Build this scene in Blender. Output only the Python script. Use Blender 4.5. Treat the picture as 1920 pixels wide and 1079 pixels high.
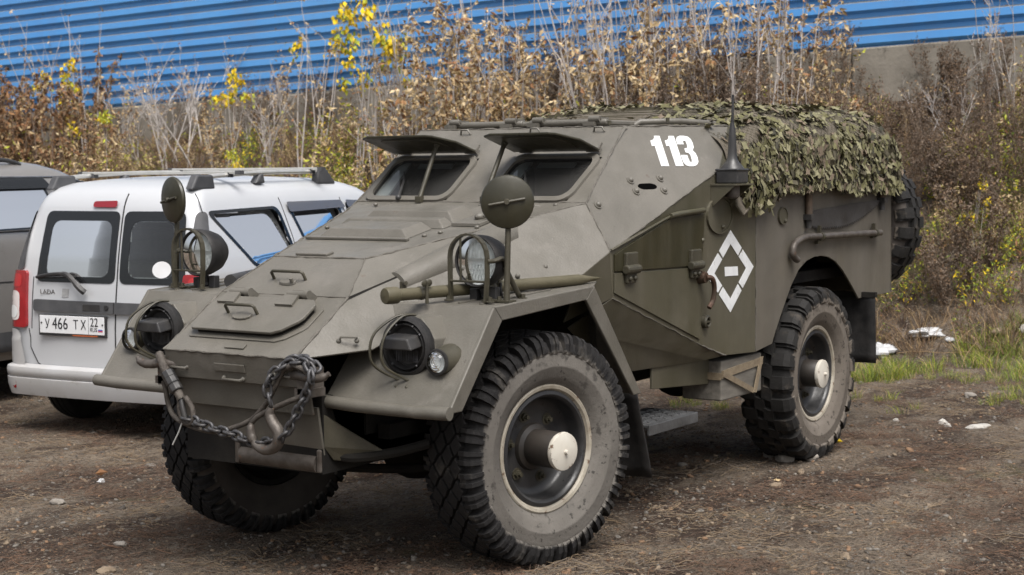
import bpy, bmesh, math, random
from math import sin, cos, pi, radians, sqrt, atan2
from mathutils import Vector, Matrix, Euler, noise as mnoise
V3 = Vector
for o in list(bpy.data.objects): bpy.data.objects.remove(o)
scene = bpy.context.scene
COL = scene.collection

# ---------------------------------------------------------------- camera
CAM = V3((5.483, 4.359, 1.633))
yaw, pitch, roll = 3.73451, -0.07402, -0.00752
fw = V3((cos(pitch)*cos(yaw), cos(pitch)*sin(yaw), sin(pitch)))
rt = V3((sin(yaw), -cos(yaw), 0)); up = rt.cross(fw)
rt, up = cos(roll)*rt + sin(roll)*up, -sin(roll)*rt + cos(roll)*up
cd = bpy.data.cameras.new('camera'); cam = bpy.data.objects.new('camera', cd); COL.objects.link(cam)
m = Matrix((rt, up, -fw)).transposed().to_4x4(); m.translation = CAM
cam.matrix_world = m
cd.sensor_width = 36; cd.lens = 3012.8/1920*36; cd.clip_end = 800; cd.clip_start = .05
cd.dof.use_dof = True; cd.dof.focus_distance = 7.3; cd.dof.aperture_fstop = 5.0
scene.camera = cam

# ---------------------------------------------------------------- world, sun, exposure
SUN_EL, SUN_AZ = 62, 52          # azimuth of the sun measured from +X towards +Y
w = bpy.data.worlds.new('World'); scene.world = w; w.use_nodes = True
nt = w.node_tree; bg = nt.nodes['Background']
sky = nt.nodes.new('ShaderNodeTexSky'); sky.sky_type = 'NISHITA'; sky.sun_disc = False
sky.sun_elevation = radians(SUN_EL); sky.sun_rotation = radians(90-SUN_AZ)
sky.air_density = 1.0; sky.dust_density = 6.0; sky.ozone_density = 1.0
hs = nt.nodes.new('ShaderNodeHueSaturation'); hs.inputs['Saturation'].default_value = .42   # overcast: a pale grey sky
nt.links.new(sky.outputs[0], hs.inputs['Color']); nt.links.new(hs.outputs[0], bg.inputs[0])
bg.inputs[1].default_value = .078
sd = bpy.data.lights.new('sun', 'SUN'); sd.energy = 1.5; sd.angle = radians(38); sd.color = (1, .98, .955)
so = bpy.data.objects.new('sun', sd); COL.objects.link(so)
sdir = V3((cos(radians(SUN_EL))*cos(radians(SUN_AZ)), cos(radians(SUN_EL))*sin(radians(SUN_AZ)), sin(radians(SUN_EL))))
so.rotation_euler = sdir.to_track_quat('Z', 'Y').to_euler(); so.location = sdir*30
vs = scene.view_settings; vs.view_transform = 'Standard'; vs.look = 'None'; vs.gamma = 1; vs.use_curve_mapping = False
vs.exposure = 1.12
scene.render.engine = 'CYCLES'

# ---------------------------------------------------------------- helpers
class MB:
    def __init__(s): s.v = []; s.f = []; s.mi = []; s.cur = 0
    def add(s, vs, fs):
        n = len(s.v); s.v += [tuple(p) for p in vs]
        for f in fs: s.f.append(tuple(i+n for i in f)); s.mi.append(s.cur)
        return s
    def poly(s, pts): return s.add(pts, [tuple(range(len(pts)))])
    def box(s, c, d, R=None):
        c = V3(c); x, y, z = d[0]/2, d[1]/2, d[2]/2
        vs = [V3((i*x, j*y, k*z)) for k in (-1, 1) for j in (-1, 1) for i in (-1, 1)]
        if R is not None: vs = [R @ p for p in vs]
        return s.add([p+c for p in vs], [(0,2,3,1),(4,5,7,6),(0,1,5,4),(2,6,7,3),(0,4,6,2),(1,3,7,5)])
    def prism(s, pts, vec):
        n = len(pts); vec = V3(vec); pts = [V3(p) for p in pts]
        nn = V3((0,0,0))
        for i in range(n): nn += pts[i].cross(pts[(i+1) % n])
        if nn.dot(vec) > 0: pts = pts[::-1]
        vs = pts + [p+vec for p in pts]
        fs = [tuple(range(n)), tuple(range(2*n-1, n-1, -1))]
        fs += [((i+1) % n, i, n+i, n+(i+1) % n) for i in range(n)]
        return s.add(vs, fs)
    def slab(s, pts, t):
        """polygon given on its outer face, thickness t inwards (against its normal)"""
        pts = [V3(p) for p in pts]; nn = V3((0,0,0)); n = len(pts); c = sum(pts, V3((0,0,0)))/n
        for i in range(n): nn += (pts[i]-c).cross(pts[(i+1) % n]-c)
        return s.prism(pts, -nn.normalized()*t)
    def lathe(s, prof, o=(0,0,0), ax=(0,0,1), n=24, cap0=False, cap1=False, flip=False):
        o = V3(o); ax = V3(ax).normalized(); q = ax.to_track_quat('Z', 'Y')
        vs = []; fs = []
        for r, h in prof:
            for i in range(n):
                a = 2*pi*i/n; vs.append(o + q @ V3((r*cos(a), r*sin(a), h)))
        for j in range(len(prof)-1):
            for i in range(n):
                k = (i+1) % n; f = (j*n+i, j*n+k, (j+1)*n+k, (j+1)*n+i); fs.append(f[::-1] if flip else f)
        if cap0: fs.append(tuple(range(n-1, -1, -1)))
        if cap1: fs.append(tuple(range((len(prof)-1)*n, len(prof)*n)))
        return s.add(vs, fs)
    def cyl(s, p0, p1, r0, r1=None, n=14, caps=True):
        p0 = V3(p0); p1 = V3(p1); r1 = r0 if r1 is None else r1; d = p1-p0
        return s.lathe([(r0, 0), (r1, d.length)], p0, d, n, caps, caps)
    def tube(s, pts, r, n=8, closed=False, caps=True):
        pts = [V3(p) for p in pts]; m_ = len(pts); vs = []; fs = []; pn = None
        rr = r if isinstance(r, (list, tuple)) else [r]*m_
        for i, p in enumerate(pts):
            if closed: t = pts[(i+1) % m_]-pts[i-1]
            else: t = pts[min(i+1, m_-1)]-pts[max(i-1, 0)]
            t = t.normalized() if t.length > 1e-9 else V3((0,0,1))
            if pn is None:
                a = V3((0,0,1)) if abs(t.z) < .9 else V3((1,0,0)); pn = t.cross(a).normalized()
            else:
                pn = pn - t*pn.dot(t); pn = pn.normalized() if pn.length > 1e-6 else t.orthogonal().normalized()
            b = t.cross(pn)
            for k in range(n):
                a = 2*pi*k/n; vs.append(p + (pn*cos(a)+b*sin(a))*rr[i])
        for i in range(m_ if closed else m_-1):
            j = (i+1) % m_
            for k in range(n):
                l = (k+1) % n; fs.append((i*n+k, i*n+l, j*n+l, j*n+k))
        if caps and not closed: fs += [tuple(range(n-1, -1, -1)), tuple(range((m_-1)*n, m_*n))]
        return s.add(vs, fs)
    def ball(s, c, r, nu=12, nv=8, sc=(1,1,1), R=None):
        c = V3(c); vs = []; fs = []
        for j in range(nv+1):
            t = pi*j/nv
            for i in range(nu):
                a = 2*pi*i/nu; p = V3((r*sc[0]*sin(t)*cos(a), r*sc[1]*sin(t)*sin(a), r*sc[2]*cos(t)))
                vs.append(c + (R @ p if R is not None else p))
        for j in range(nv):
            for i in range(nu):
                k = (i+1) % nu; fs.append((j*nu+i, (j+1)*nu+i, (j+1)*nu+k, j*nu+k))
        return s.add(vs, fs)
    def grid(s, fn, nu, nv, flip=False):
        vs = [fn(i/nu, j/nv) for j in range(nv+1) for i in range(nu+1)]; fs = []
        for j in range(nv):
            for i in range(nu):
                a = j*(nu+1)+i; f = (a, a+1, a+nu+2, a+nu+1); fs.append(f[::-1] if flip else f)
        return s.add(vs, fs)
    def mirror(s):
        """adds the mirror image across Y"""
        n = len(s.v); s.v += [(x, -y, z) for x, y, z in s.v]
        k = len(s.f); s.f += [tuple(i+n for i in f[::-1]) for f in s.f]; s.mi += s.mi[:k]; return s
    def mesh(s, name, mats, smooth=None):
        me = bpy.data.meshes.new(name); me.from_pydata(s.v, [], s.f)
        for mm in (mats if isinstance(mats, (list, tuple)) else [mats]): me.materials.append(mm)
        if any(s.mi): me.polygons.foreach_set('material_index', s.mi)
        if smooth is not None:
            me.polygons.foreach_set('use_smooth', [True]*len(me.polygons))
            if smooth < 180: me.set_sharp_from_angle(angle=radians(smooth))
        me.validate(); me.update(); return me
    def obj(s, name, mats, parent=None, smooth=None, bevel=0, label=None, kind=None):
        return ob(name, s.mesh(name, mats, smooth), parent, bevel, label, kind)
def ob(name, me, parent=None, bevel=0, label=None, kind=None, loc=None, rot=None):
    o = bpy.data.objects.new(name, me); COL.objects.link(o)
    if parent: o.parent = parent
    if loc is not None: o.location = loc
    if rot is not None: o.rotation_euler = rot
    if bevel:
        b = o.modifiers.new('bevel', 'BEVEL'); b.width = bevel; b.segments = 2; b.limit_method = 'ANGLE'; b.angle_limit = radians(35)
        b.harden_normals = False
    if label: o['label'] = label
    if kind: o['kind'] = kind
    return o
def tag(o, label, cat, group=None):
    o['label'] = label; o['category'] = cat
    if group: o['group'] = group
    return o
def thing(name, label, cat, loc=(0,0,0), rz=0, group=None):
    o = bpy.data.objects.new(name, None); COL.objects.link(o); o.empty_display_size = .1
    o.location = loc; o.rotation_euler = (0, 0, rz); return tag(o, label, cat, group)
def bez(pts, n=8):
    """Catmull-Rom through pts"""
    pts = [V3(p) for p in pts]; out = []
    for i in range(len(pts)-1):
        p0 = pts[max(i-1, 0)]; p1 = pts[i]; p2 = pts[i+1]; p3 = pts[min(i+2, len(pts)-1)]
        for k in range(n):
            t = k/n
            out.append(.5*((2*p1) + (p2-p0)*t + (2*p0-5*p1+4*p2-p3)*t*t + (3*p1-p0-3*p2+p3)*t**3))
    return out+[pts[-1]]
def fbm(x, y, z=0, oct=3):
    return mnoise.fractal(V3((x, y, z)), 1.0, 2.0, oct)

# ---------------------------------------------------------------- materials
def mat(name, c1, c2=None, scale=4., rough=.6, metal=0., bump=0., bscale=60., spots=None, streak=None, fine=.0, spec=.5, lo=.35, hi=.65, coat=0., wav=0., trans=0., alpha=1., rvar=0., det=4., sstretch=(1,1,1)):
    m_ = bpy.data.materials.new(name); m_.use_nodes = True; t = m_.node_tree; N = t.nodes; Lk = t.links
    b = N['Principled BSDF']; tc = N.new('ShaderNodeTexCoord').outputs['Object']
    def noise(sc, det_=4., stretch=None, ro=.55):
        n = N.new('ShaderNodeTexNoise'); n.inputs['Scale'].default_value = sc; n.inputs['Detail'].default_value = det_; n.inputs['Roughness'].default_value = ro
        src = tc
        if stretch:
            mp = N.new('ShaderNodeMapping'); mp.inputs['Scale'].default_value = stretch; Lk.new(tc, mp.inputs[0]); src = mp.outputs[0]
        Lk.new(src, n.inputs['Vector']); return n.outputs['Fac']
    def ramp(f, a, bb):
        r = N.new('ShaderNodeMapRange'); r.inputs[1].default_value = a; r.inputs[2].default_value = bb; r.clamp = True; Lk.new(f, r.inputs[0]); return r.outputs[0]
    def mix(f, ca, cb):
        x = N.new('ShaderNodeMix'); x.data_type = 'RGBA'
        if isinstance(f, (int, float)): x.inputs[0].default_value = f
        else: Lk.new(f, x.inputs[0])
        for inp, c in ((x.inputs[6], ca), (x.inputs[7], cb)):
            if isinstance(c, tuple): inp.default_value = (*c, 1)
            else: Lk.new(c, inp)
        return x.outputs[2]
    def mul(f, k):
        x = N.new('ShaderNodeMath'); x.operation = 'MULTIPLY'; Lk.new(f, x.inputs[0]); x.inputs[1].default_value = k; return x.outputs[0]
    col = c1
    if c2: col = mix(ramp(noise(scale, det, sstretch if sstretch != (1,1,1) else None), lo, hi), c1, c2)
    if streak:   # (colour, amount, stretch)
        col = mix(mul(ramp(noise(1., 5., streak[2]), .45, .75), streak[1]), col, streak[0])
    if spots:    # list of (colour, scale, threshold, softness)
        for sc_, s_, th, sf in spots:
            col = mix(ramp(noise(s_, 6., None, .65), th, th+sf), col, sc_)
    if fine:
        f = ramp(noise(220., 2.), .3, .7); dk = tuple(x*(1-fine) for x in c1)
        col = mix(mul(f, fine), col, dk)
    if isinstance(col, tuple): b.inputs['Base Color'].default_value = (*col, 1)
    else: Lk.new(col, b.inputs['Base Color'])
    if rvar:
        r = N.new('ShaderNodeMapRange'); r.inputs[1].default_value = .3; r.inputs[2].default_value = .7
        r.inputs[3].default_value = max(rough-rvar, .02); r.inputs[4].default_value = min(rough+rvar, 1); Lk.new(noise(scale*2.3, 5.), r.inputs[0]); Lk.new(r.outputs[0], b.inputs['Roughness'])
    else: b.inputs['Roughness'].default_value = rough
    b.inputs['Metallic'].default_value = metal; b.inputs['Specular IOR Level'].default_value = spec
    if coat: b.inputs['Coat Weight'].default_value = coat; b.inputs['Coat Roughness'].default_value = .08
    if trans: b.inputs['Transmission Weight'].default_value = trans
    if bump:
        bp = N.new('ShaderNodeBump'); bp.inputs['Strength'].default_value = bump; bp.inputs['Distance'].default_value = .01
        Lk.new(noise(bscale, 5.), bp.inputs['Height']); last = bp
        if wav:
            b2 = N.new('ShaderNodeBump'); b2.inputs['Strength'].default_value = wav; b2.inputs['Distance'].default_value = .05
            Lk.new(noise(5.5, 2.), b2.inputs['Height']); Lk.new(bp.outputs[0], b2.inputs['Normal']); last = b2
        Lk.new(last.outputs[0], b.inputs['Normal'])
    return m_
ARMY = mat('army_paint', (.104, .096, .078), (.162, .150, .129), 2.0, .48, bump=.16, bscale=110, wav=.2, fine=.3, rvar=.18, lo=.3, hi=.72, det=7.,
           streak=((.185, .170, .148), .45, (6, 6, .8)), spots=[((.070, .062, .048), 26, .69, .05), ((.185, .170, .148), 5.5, .57, .2), ((.23, .215, .19), 48, .71, .04), ((.115, .07, .045), 34, .735, .02), ((.105, .078, .058), 8, .675, .05), ((.21, .195, .17), 15, .70, .06)])
GREEN = mat('olive_door_paint', (.024, .0215, .009), (.034, .030, .0135), 3., .38, bump=.06, bscale=120, rvar=.1,
            streak=((.12, .11, .08), .22, (12, 12, 1.5)), spots=[((.24, .22, .17), 60, .73, .03)])
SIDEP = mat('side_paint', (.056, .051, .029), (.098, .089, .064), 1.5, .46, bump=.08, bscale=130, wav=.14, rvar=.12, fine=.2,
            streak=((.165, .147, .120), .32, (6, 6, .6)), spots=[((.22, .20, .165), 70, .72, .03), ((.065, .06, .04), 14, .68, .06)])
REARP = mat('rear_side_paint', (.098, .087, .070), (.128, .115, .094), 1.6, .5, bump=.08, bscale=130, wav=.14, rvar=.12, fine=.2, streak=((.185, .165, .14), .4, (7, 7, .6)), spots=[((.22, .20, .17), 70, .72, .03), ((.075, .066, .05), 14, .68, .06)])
OLIVED = mat('dark_olive_enamel', (.029, .0265, .0155), (.040, .0365, .0225), 8, .36, bump=.05, rvar=.1, spots=[((.12,.10,.07), 30, .70, .04)])
DARKP = mat('dark_olive_metal', (.038, .034, .0215), (.062, .055, .037), 9, .5, bump=.1, bscale=90, rvar=.1, spots=[((.13, .075, .042), 22, .68, .06)])
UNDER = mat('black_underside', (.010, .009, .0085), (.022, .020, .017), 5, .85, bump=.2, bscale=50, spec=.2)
BLACKM = mat('black_metal', (.022, .022, .024), (.045, .043, .041), 12, .45, rvar=.15, bump=.05)
RUBBER = mat('black_rubber', (.014, .0135, .0135), (.030, .028, .027), 14, .6, bump=.15, bscale=80, spec=.35)
SIDEWALLR = mat('muddy_sidewall', (.115, .098, .080), (.165, .143, .120), 5, .92, bump=.15, bscale=50, spots=[((.04, .034, .029), 11, .64, .05), ((.20, .178, .152), 8, .64, .12)])
SIDEWALL = mat('dusty_sidewall', (.100, .090, .080), (.148, .135, .120), 5, .9, bump=.12, bscale=60, spots=[((.035, .032, .030), 17, .635, .04), ((.215, .198, .178), 9, .66, .12)])
TREAD = mat('tread_rubber', (.014, .0135, .0135), (.030, .027, .025), 9, .7, bump=.25, bscale=90, spots=[((.10, .088, .074), 12, .69, .10)], spec=.4)
INNERW = mat('inner_sidewall', (.045, .038, .033), (.075, .064, .055), 6, .9, bump=.15, bscale=50)
TREADR = mat('muddy_tread_rubber', (.020, .018, .017), (.040, .035, .031), 8, .72, bump=.3, bscale=70, spots=[((.12, .104, .086), 9, .63, .10)], spec=.35)
CREAM = mat('worn_rim_paint', (.40, .365, .30), (.27, .235, .18), 14, .6, spots=[((.13, .075, .045), 30, .58, .08)], bump=.1)
RIMB = mat('black_wheel_paint', (.017, .017, .019), (.036, .035, .034), 7, .40, rvar=.15, spots=[((.12, .108, .092), 16, .66, .12)], bump=.1)
CAPW = mat('chipped_white_cap', (.60, .57, .50), (.52, .48, .41), 12, .5, spots=[((.14, .09, .06), 16, .60, .04)])
WHITEP = mat('white_marking_paint', (.76, .77, .77), (.66, .67, .67), 16, .6, spots=[((.42, .41, .38), 38, .60, .12), ((.22, .21, .18), 70, .68, .04)])
STEEL = mat('bare_steel', (.125, .110, .096), (.075, .062, .052), 20, .5, metal=.35, bump=.2, spots=[((.15, .075, .04), 25, .62, .08)])
CHAINM = mat('chain_steel', (.105, .105, .112), (.060, .057, .056), 30, .48, metal=.45, bump=.2, spots=[((.26, .10, .035), 22, .69, .05)])
ROPEM = mat('wire_rope', (.115, .10, .085), (.06, .05, .042), 40, .6, metal=.3, bump=.5, bscale=260, spots=[((.17, .09, .045), 25, .66, .06)])
def tyre_mat(name, d1, d2, rub, r0, amp):
    m_ = bpy.data.materials.new(name); m_.use_nodes = True; N = m_.node_tree.nodes; L = m_.node_tree.links; b = N['Principled BSDF']
    tc = N.new('ShaderNodeTexCoord').outputs['Object']
    def mth(op, a, c):
        x = N.new('ShaderNodeMath'); x.operation = op
        for i, q in enumerate((a, c)):
            if isinstance(q, (int, float)): x.inputs[i].default_value = q
            else: L.new(q, x.inputs[i])
        return x.outputs[0]
    def noise(s, d=5.):
        n = N.new('ShaderNodeTexNoise'); n.inputs['Scale'].default_value = s; n.inputs['Detail'].default_value = d; n.inputs['Roughness'].default_value = .62; L.new(tc, n.inputs['Vector']); return n.outputs['Fac']
    def rng(f, a, c):
        r = N.new('ShaderNodeMapRange'); r.clamp = True; r.inputs[1].default_value = a; r.inputs[2].default_value = c; L.new(f, r.inputs[0]); return r.outputs[0]
    def mix(f, a, c):
        x = N.new('ShaderNodeMix'); x.data_type = 'RGBA'; L.new(f, x.inputs[0])
        for inp, q in ((x.inputs[6], a), (x.inputs[7], c)):
            if isinstance(q, tuple): inp.default_value = (*q, 1)
            else: L.new(q, inp)
        return x.outputs[2]
    sx = N.new('ShaderNodeSeparateXYZ'); L.new(tc, sx.inputs[0])
    rad = mth('SQRT', mth('ADD', mth('MULTIPLY', sx.outputs[0], sx.outputs[0]), mth('MULTIPLY', sx.outputs[2], sx.outputs[2])), 0.)
    edge = mth('ADD', rad, mth('MULTIPLY', mth('SUBTRACT', noise(19., 6.), .5), amp))
    dust = mix(rng(noise(5.), .32, .68), d1, d2)
    dust = mix(rng(noise(34., 6.), .60, .66), dust, tuple(v*.42 for v in d1)); dust = mix(rng(noise(11., 6.), .60, .66), dust, tuple(v*.6 for v in d1))
    rubc = mix(rng(noise(12., 6.), .56, .72), rub, tuple(v*.62 for v in d1))
    col = mix(rng(edge, r0-.006, r0+.006), dust, rubc)
    L.new(col, b.inputs['Base Color']); b.inputs['Roughness'].default_value = .78; b.inputs['Specular IOR Level'].default_value = .35
    bp = N.new('ShaderNodeBump'); bp.inputs['Strength'].default_value = .3; bp.inputs['Distance'].default_value = .01; L.new(noise(55., 6.), bp.inputs['Height']); L.new(bp.outputs[0], b.inputs['Normal'])
    return m_
TYREF = tyre_mat('dusty_front_tyre', (.110, .100, .088), (.158, .145, .128), (.016, .015, .015), .398, .055)
TYRER = tyre_mat('muddy_rear_tyre', (.108, .091, .074), (.160, .138, .115), (.016, .015, .014), .405, .12)
def glass(name, col, rough=.03, tr=.9, ior=1.45, dust=0.):
    m_ = bpy.data.materials.new(name); m_.use_nodes = True; N = m_.node_tree.nodes; L = m_.node_tree.links
    out = N['Material Output']; N.remove(N['Principled BSDF'])
    tb = N.new('ShaderNodeBsdfTransparent'); tb.inputs[0].default_value = (*col, 1)
    gl = N.new('ShaderNodeBsdfGlossy'); gl.inputs['Roughness'].default_value = rough; gl.inputs[0].default_value = (1, 1, 1, 1)
    fr = N.new('ShaderNodeFresnel'); fr.inputs[0].default_value = ior
    mx = N.new('ShaderNodeMixShader'); L.new(fr.outputs[0], mx.inputs[0]); L.new(tb.outputs[0], mx.inputs[1]); L.new(gl.outputs[0], mx.inputs[2]); 
    if dust:
        df = N.new('ShaderNodeBsdfDiffuse'); df.inputs[0].default_value = (.45, .44, .42, 1); m2 = N.new('ShaderNodeMixShader'); m2.inputs[0].default_value = dust; L.new(mx.outputs[0], m2.inputs[1]); L.new(df.outputs[0], m2.inputs[2]); mx = m2
    L.new(mx.outputs[0], out.inputs[0])
    return m_
GLASS = glass('window_glass', (.50, .53, .52), ior=1.5, dust=.02); GLASST = glass('tinted_glass', (.55, .58, .57), ior=1.6, dust=.07); GLASSD = glass('dark_glass', (.10, .11, .11), ior=1.5)
LENS = glass('lamp_lens', (.93, .95, .95), .08)
REFL = mat('lamp_reflector', (.80, .81, .80), None, rough=.38, metal=.2)
ROT = lambda x=0, y=0, z=0: Euler((x, y, z)).to_matrix()
# ================================================================= SETTING
def sm(t): t = max(0., min(1., t)); return t*t*(3-2*t)
def fx(y): return -11.5 - .0471*(y+1.778)          # fence line
def fz(y): return 2.946 + .0309*(y+1.778)          # foot of the blue sheets
def gh(x, y):
    z = .024-.062*sm((.3-y)/1.1) + .016*fbm(x*1.3, y*1.3, 3.1) + .007*fbm(x*5, y*5, 7.7)
    toe = -7.35 + .45*fbm(y*.35, 1.7, 9.) ; top = fx(y)+.3
    s = (toe-x)/(toe-top)
    if s > 0:
        zt = fz(y)-.62
        k = .55*min(s, 1)+.45*sm(s)
        z = z*(1-sm(s)) + zt*k + .22*sm(s*3)*(1-sm((s-.75)/.25))*fbm(x*.9, y*.9, 5.)
    if s > 1: z = fz(y)-.62
    return z
def axis(a, b, st, ext):
    out = [a+i*st for i in range(int(round((b-a)/st))+1)]; k = st; p = a; L = []
    while p > ext[0]: k *= 1.35; p -= k; L.append(p)
    out = L[::-1]+out; k = st; p = b
    while p < ext[1]: k *= 1.35; p += k; out.append(p)
    return out
xs = axis(-11.6, 3.6, .065, (-160, 90)); ys_ = axis(-9.5, 4.2, .065, (-150, 150))
g = MB(); nx = len(xs); ny = len(ys_)
g.v = [(x, y, gh(x, y)) for y in ys_ for x in xs]
g.f = [(j*nx+i, j*nx+i+1, (j+1)*nx+i+1, (j+1)*nx+i) for j in range(ny-1) for i in range(nx-1)]; g.mi = [0]*len(g.f)
def ground_mat():
    m_ = bpy.data.materials.new('trampled_soil'); m_.use_nodes = True; t = m_.node_tree; N = t.nodes; L = t.links; b = N['Principled BSDF']
    tc = N.new('ShaderNodeTexCoord').outputs['Object']
    def noise(s, d=5., st=None, ro=.6, off=0):
        n = N.new('ShaderNodeTexNoise'); n.inputs['Scale'].default_value = s; n.inputs['Detail'].default_value = d; n.inputs['Roughness'].default_value = ro
        mp = N.new('ShaderNodeMapping'); mp.inputs['Location'].default_value = (off, off*.7, 0)
        if st: mp.inputs['Scale'].default_value = st; mp.inputs['Rotation'].default_value = (0, 0, radians(35))
        L.new(tc, mp.inputs[0]); L.new(mp.outputs[0], n.inputs['Vector']); return n.outputs['Fac']
    def rng(f, a, c, lo=0., hi=1.):
        r = N.new('ShaderNodeMapRange'); r.clamp = True
        for i, q in enumerate((a, c, lo, hi)): r.inputs[i+1].default_value = q
        L.new(f, r.inputs[0]); return r.outputs[0]
    def mix(f, a, c):
        x = N.new('ShaderNodeMix'); x.data_type = 'RGBA'; L.new(f, x.inputs[0])
        for inp, q in ((x.inputs[6], a), (x.inputs[7], c)):
            if isinstance(q, tuple): inp.default_value = (*q, 1)
            else: L.new(q, inp)
        return x.outputs[2]
    col = mix(rng(noise(1.1, 6.), .38, .62), (.152, .118, .088), (.268, .214, .160))
    col = mix(rng(noise(.62, 7., (1, 2.6, 1), .62, 11), .47, .57), col, (.062, .041, .030))      # dark mossy litter
    col = mix(rng(noise(2.6, 7., (1, 1.8, 1), .65, 23), .55, .66), col, (.092, .065, .047))
    col = mix(rng(noise(13., 6., None, .7, 5), .52, .72), col, (.275, .228, .176))
    col = mix(rng(noise(.9, 5., None, .6, 40), .60, .70), col, (.10, .095, .04))                 # thin green film
    col = mix(rng(noise(42., 5., None, .7, 9), .50, .64), col, (.055, .043, .034))
    vo = N.new('ShaderNodeTexVoronoi'); vo.inputs['Scale'].default_value = 75; L.new(tc, vo.inputs['Vector'])
    sp = N.new('ShaderNodeSeparateColor'); L.new(vo.outputs['Color'], sp.inputs[0])
    col = mix(rng(sp.outputs[0], .90, .96), col, (.215, .185, .150))
    col = mix(rng(sp.outputs[1], .95, .98), col, (.20, .125, .075))
    L.new(col, b.inputs['Base Color']); b.inputs['Roughness'].default_value = .93; b.inputs['Specular IOR Level'].default_value = .2
    bp = N.new('ShaderNodeBump'); bp.inputs['Strength'].default_value = 1.; bp.inputs['Distance'].default_value = .032
    ad = N.new('ShaderNodeMath'); ad.operation = 'ADD'; L.new(noise(38., 8., None, .75), ad.inputs[0])
    L.new(rng(vo.outputs['Distance'], 0, .6, .5, 0), ad.inputs[1]); L.new(ad.outputs[0], bp.inputs['Height']); L.new(bp.outputs[0], b.inputs['Normal'])
    return m_
SOIL = ground_mat()
go = g.obj('ground', SOIL, smooth=180); go['kind'] = 'structure'

# ---------------------------------------------------------------- blue sheet fence on a concrete footing
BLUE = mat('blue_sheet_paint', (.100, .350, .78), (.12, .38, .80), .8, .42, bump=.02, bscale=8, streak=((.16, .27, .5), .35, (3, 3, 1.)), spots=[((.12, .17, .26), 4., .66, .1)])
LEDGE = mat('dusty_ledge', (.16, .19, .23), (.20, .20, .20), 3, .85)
CONC = mat('stained_concrete', (.27, .245, .205), (.17, .152, .125), 2.2, .95, bump=.5, bscale=22, spots=[((.09, .08, .065), 3.2, .58, .1), ((.36, .335, .29), 7, .64, .1)])
SCREW = mat('zinc_screw', (.5, .5, .5), None, rough=.4, metal=.7)
fence = thing('corrugated_fence', 'bright blue corrugated metal fence with horizontal ribs on a concrete footing', 'fence', (fx(-6), -6, fz(-6)))
PITCH, HT = .1815, 1.85
def fpt(y, dx, s):     # point on the fence, in the fence's own frame; s = height above foot, dx = out towards the yard
    return (fx(y)+dx-fx(-6), y+6, fz(y)+s-fz(-6))
edges_y = [9.5 - i*4.02 for i in range(11)]
prof = []; s = 0.
prof.append((0., -.012, 0))
while s < HT:
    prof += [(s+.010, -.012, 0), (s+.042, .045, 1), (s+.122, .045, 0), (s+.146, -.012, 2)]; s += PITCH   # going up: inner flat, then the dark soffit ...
for k in range(len(edges_y)-1):
    ya, yb = edges_y[k]+.06, edges_y[k+1]; m_ = MB(); off = .0025*(k % 2)
    rows = prof
    for j in range(len(rows)-1):
        (s0, d0, _), (s1, d1, _) = rows[j], rows[j+1]
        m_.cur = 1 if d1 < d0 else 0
        ns = 4
        for q in range(ns):
            y0 = ya+(yb-ya)*q/ns; y1 = ya+(yb-ya)*(q+1)/ns
            m_.add([fpt(y0, d0+off, s0), fpt(y1, d0+off, s0), fpt(y1, d1+off, s1), fpt(y0, d1+off, s1)], [(0, 3, 2, 1)])
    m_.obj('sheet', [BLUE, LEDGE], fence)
    sc = MB()
    for yy in (ya-.12, (ya+yb)/2):
        for j in range(10):
            c = V3(fpt(yy, -.0075+off, .160+j*PITCH)); sc.cyl(c, c+V3((.014, 0, 0)), .013, .009, 6)
    sc.obj('fastener_row', SCREW, fence, kind='stuff')
yb = 9.5; i = 0; random.seed(5)
while yb > -30:
    L_ = 2.38; m_ = MB(); dz = random.uniform(-.02, .0)
    a = fpt(yb, 0, 0); b_ = fpt(yb-L_, 0, 0); dx = random.uniform(.05, .09)
    m_.prism([(a[0]+dx, a[1], a[2]-.005+dz), (b_[0]+dx, b_[1], b_[2]-.005+dz), (b_[0]+dx, b_[1], b_[2]-1.3), (a[0]+dx, a[1], a[2]-1.3)], (-.4, 0, 0))
    m_.obj('concrete_block', CONC, fence, bevel=.02); yb -= 2.4; i += 1
# ================================================================= ARMOURED CAR
car = thing('armoured_car', 'olive grey four-wheeled armoured scout car with number 113 and a white diamond', 'armoured car')
YS = .835
A = dict(h0=(.984,.343,.927), h1=(.662,.338,1.134), h2=(.437,.245,1.272), V=(-.37,.575,1.434), w0=(-.557,.685,1.479), w1=(-1.109,.559,1.827),
         R=(-1.837,.739,1.838), T=(-.512,YS,1.271), B=(-1.553,YS,1.62), E=(-.29,.83,1.185), N=(.741,.526,.952),
         F1=(-.525,YS,1.067), F2=(-1.392,YS,.773), F3=(-1.621,YS,.707))
Ar = dict(A); Ar['w0'] = (-.60,.645,1.477); Ar['w1'] = (-1.05,.592,1.826); Ar['V'] = (-.39,.55,1.433)
def Lp(k): return V3(A[k])
def Rp(k): x, y, z = Ar[k]; return V3((x, -y, z))
def both(fn):
    fn(1, Lp); fn(-1, Rp)
def yv(s, p): return V3((p[0], s*p[1], p[2]))
TH = .010
def plate(name, pts, m=ARMY, t=TH, s=1, bevel=.0025, label=None, parent=car):
    pts = [V3(p) for p in pts]
    if s < 0: pts = pts[::-1]
    return MB().slab(pts, t).obj(name, m, parent, smooth=22, bevel=bevel, label=label)
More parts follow.
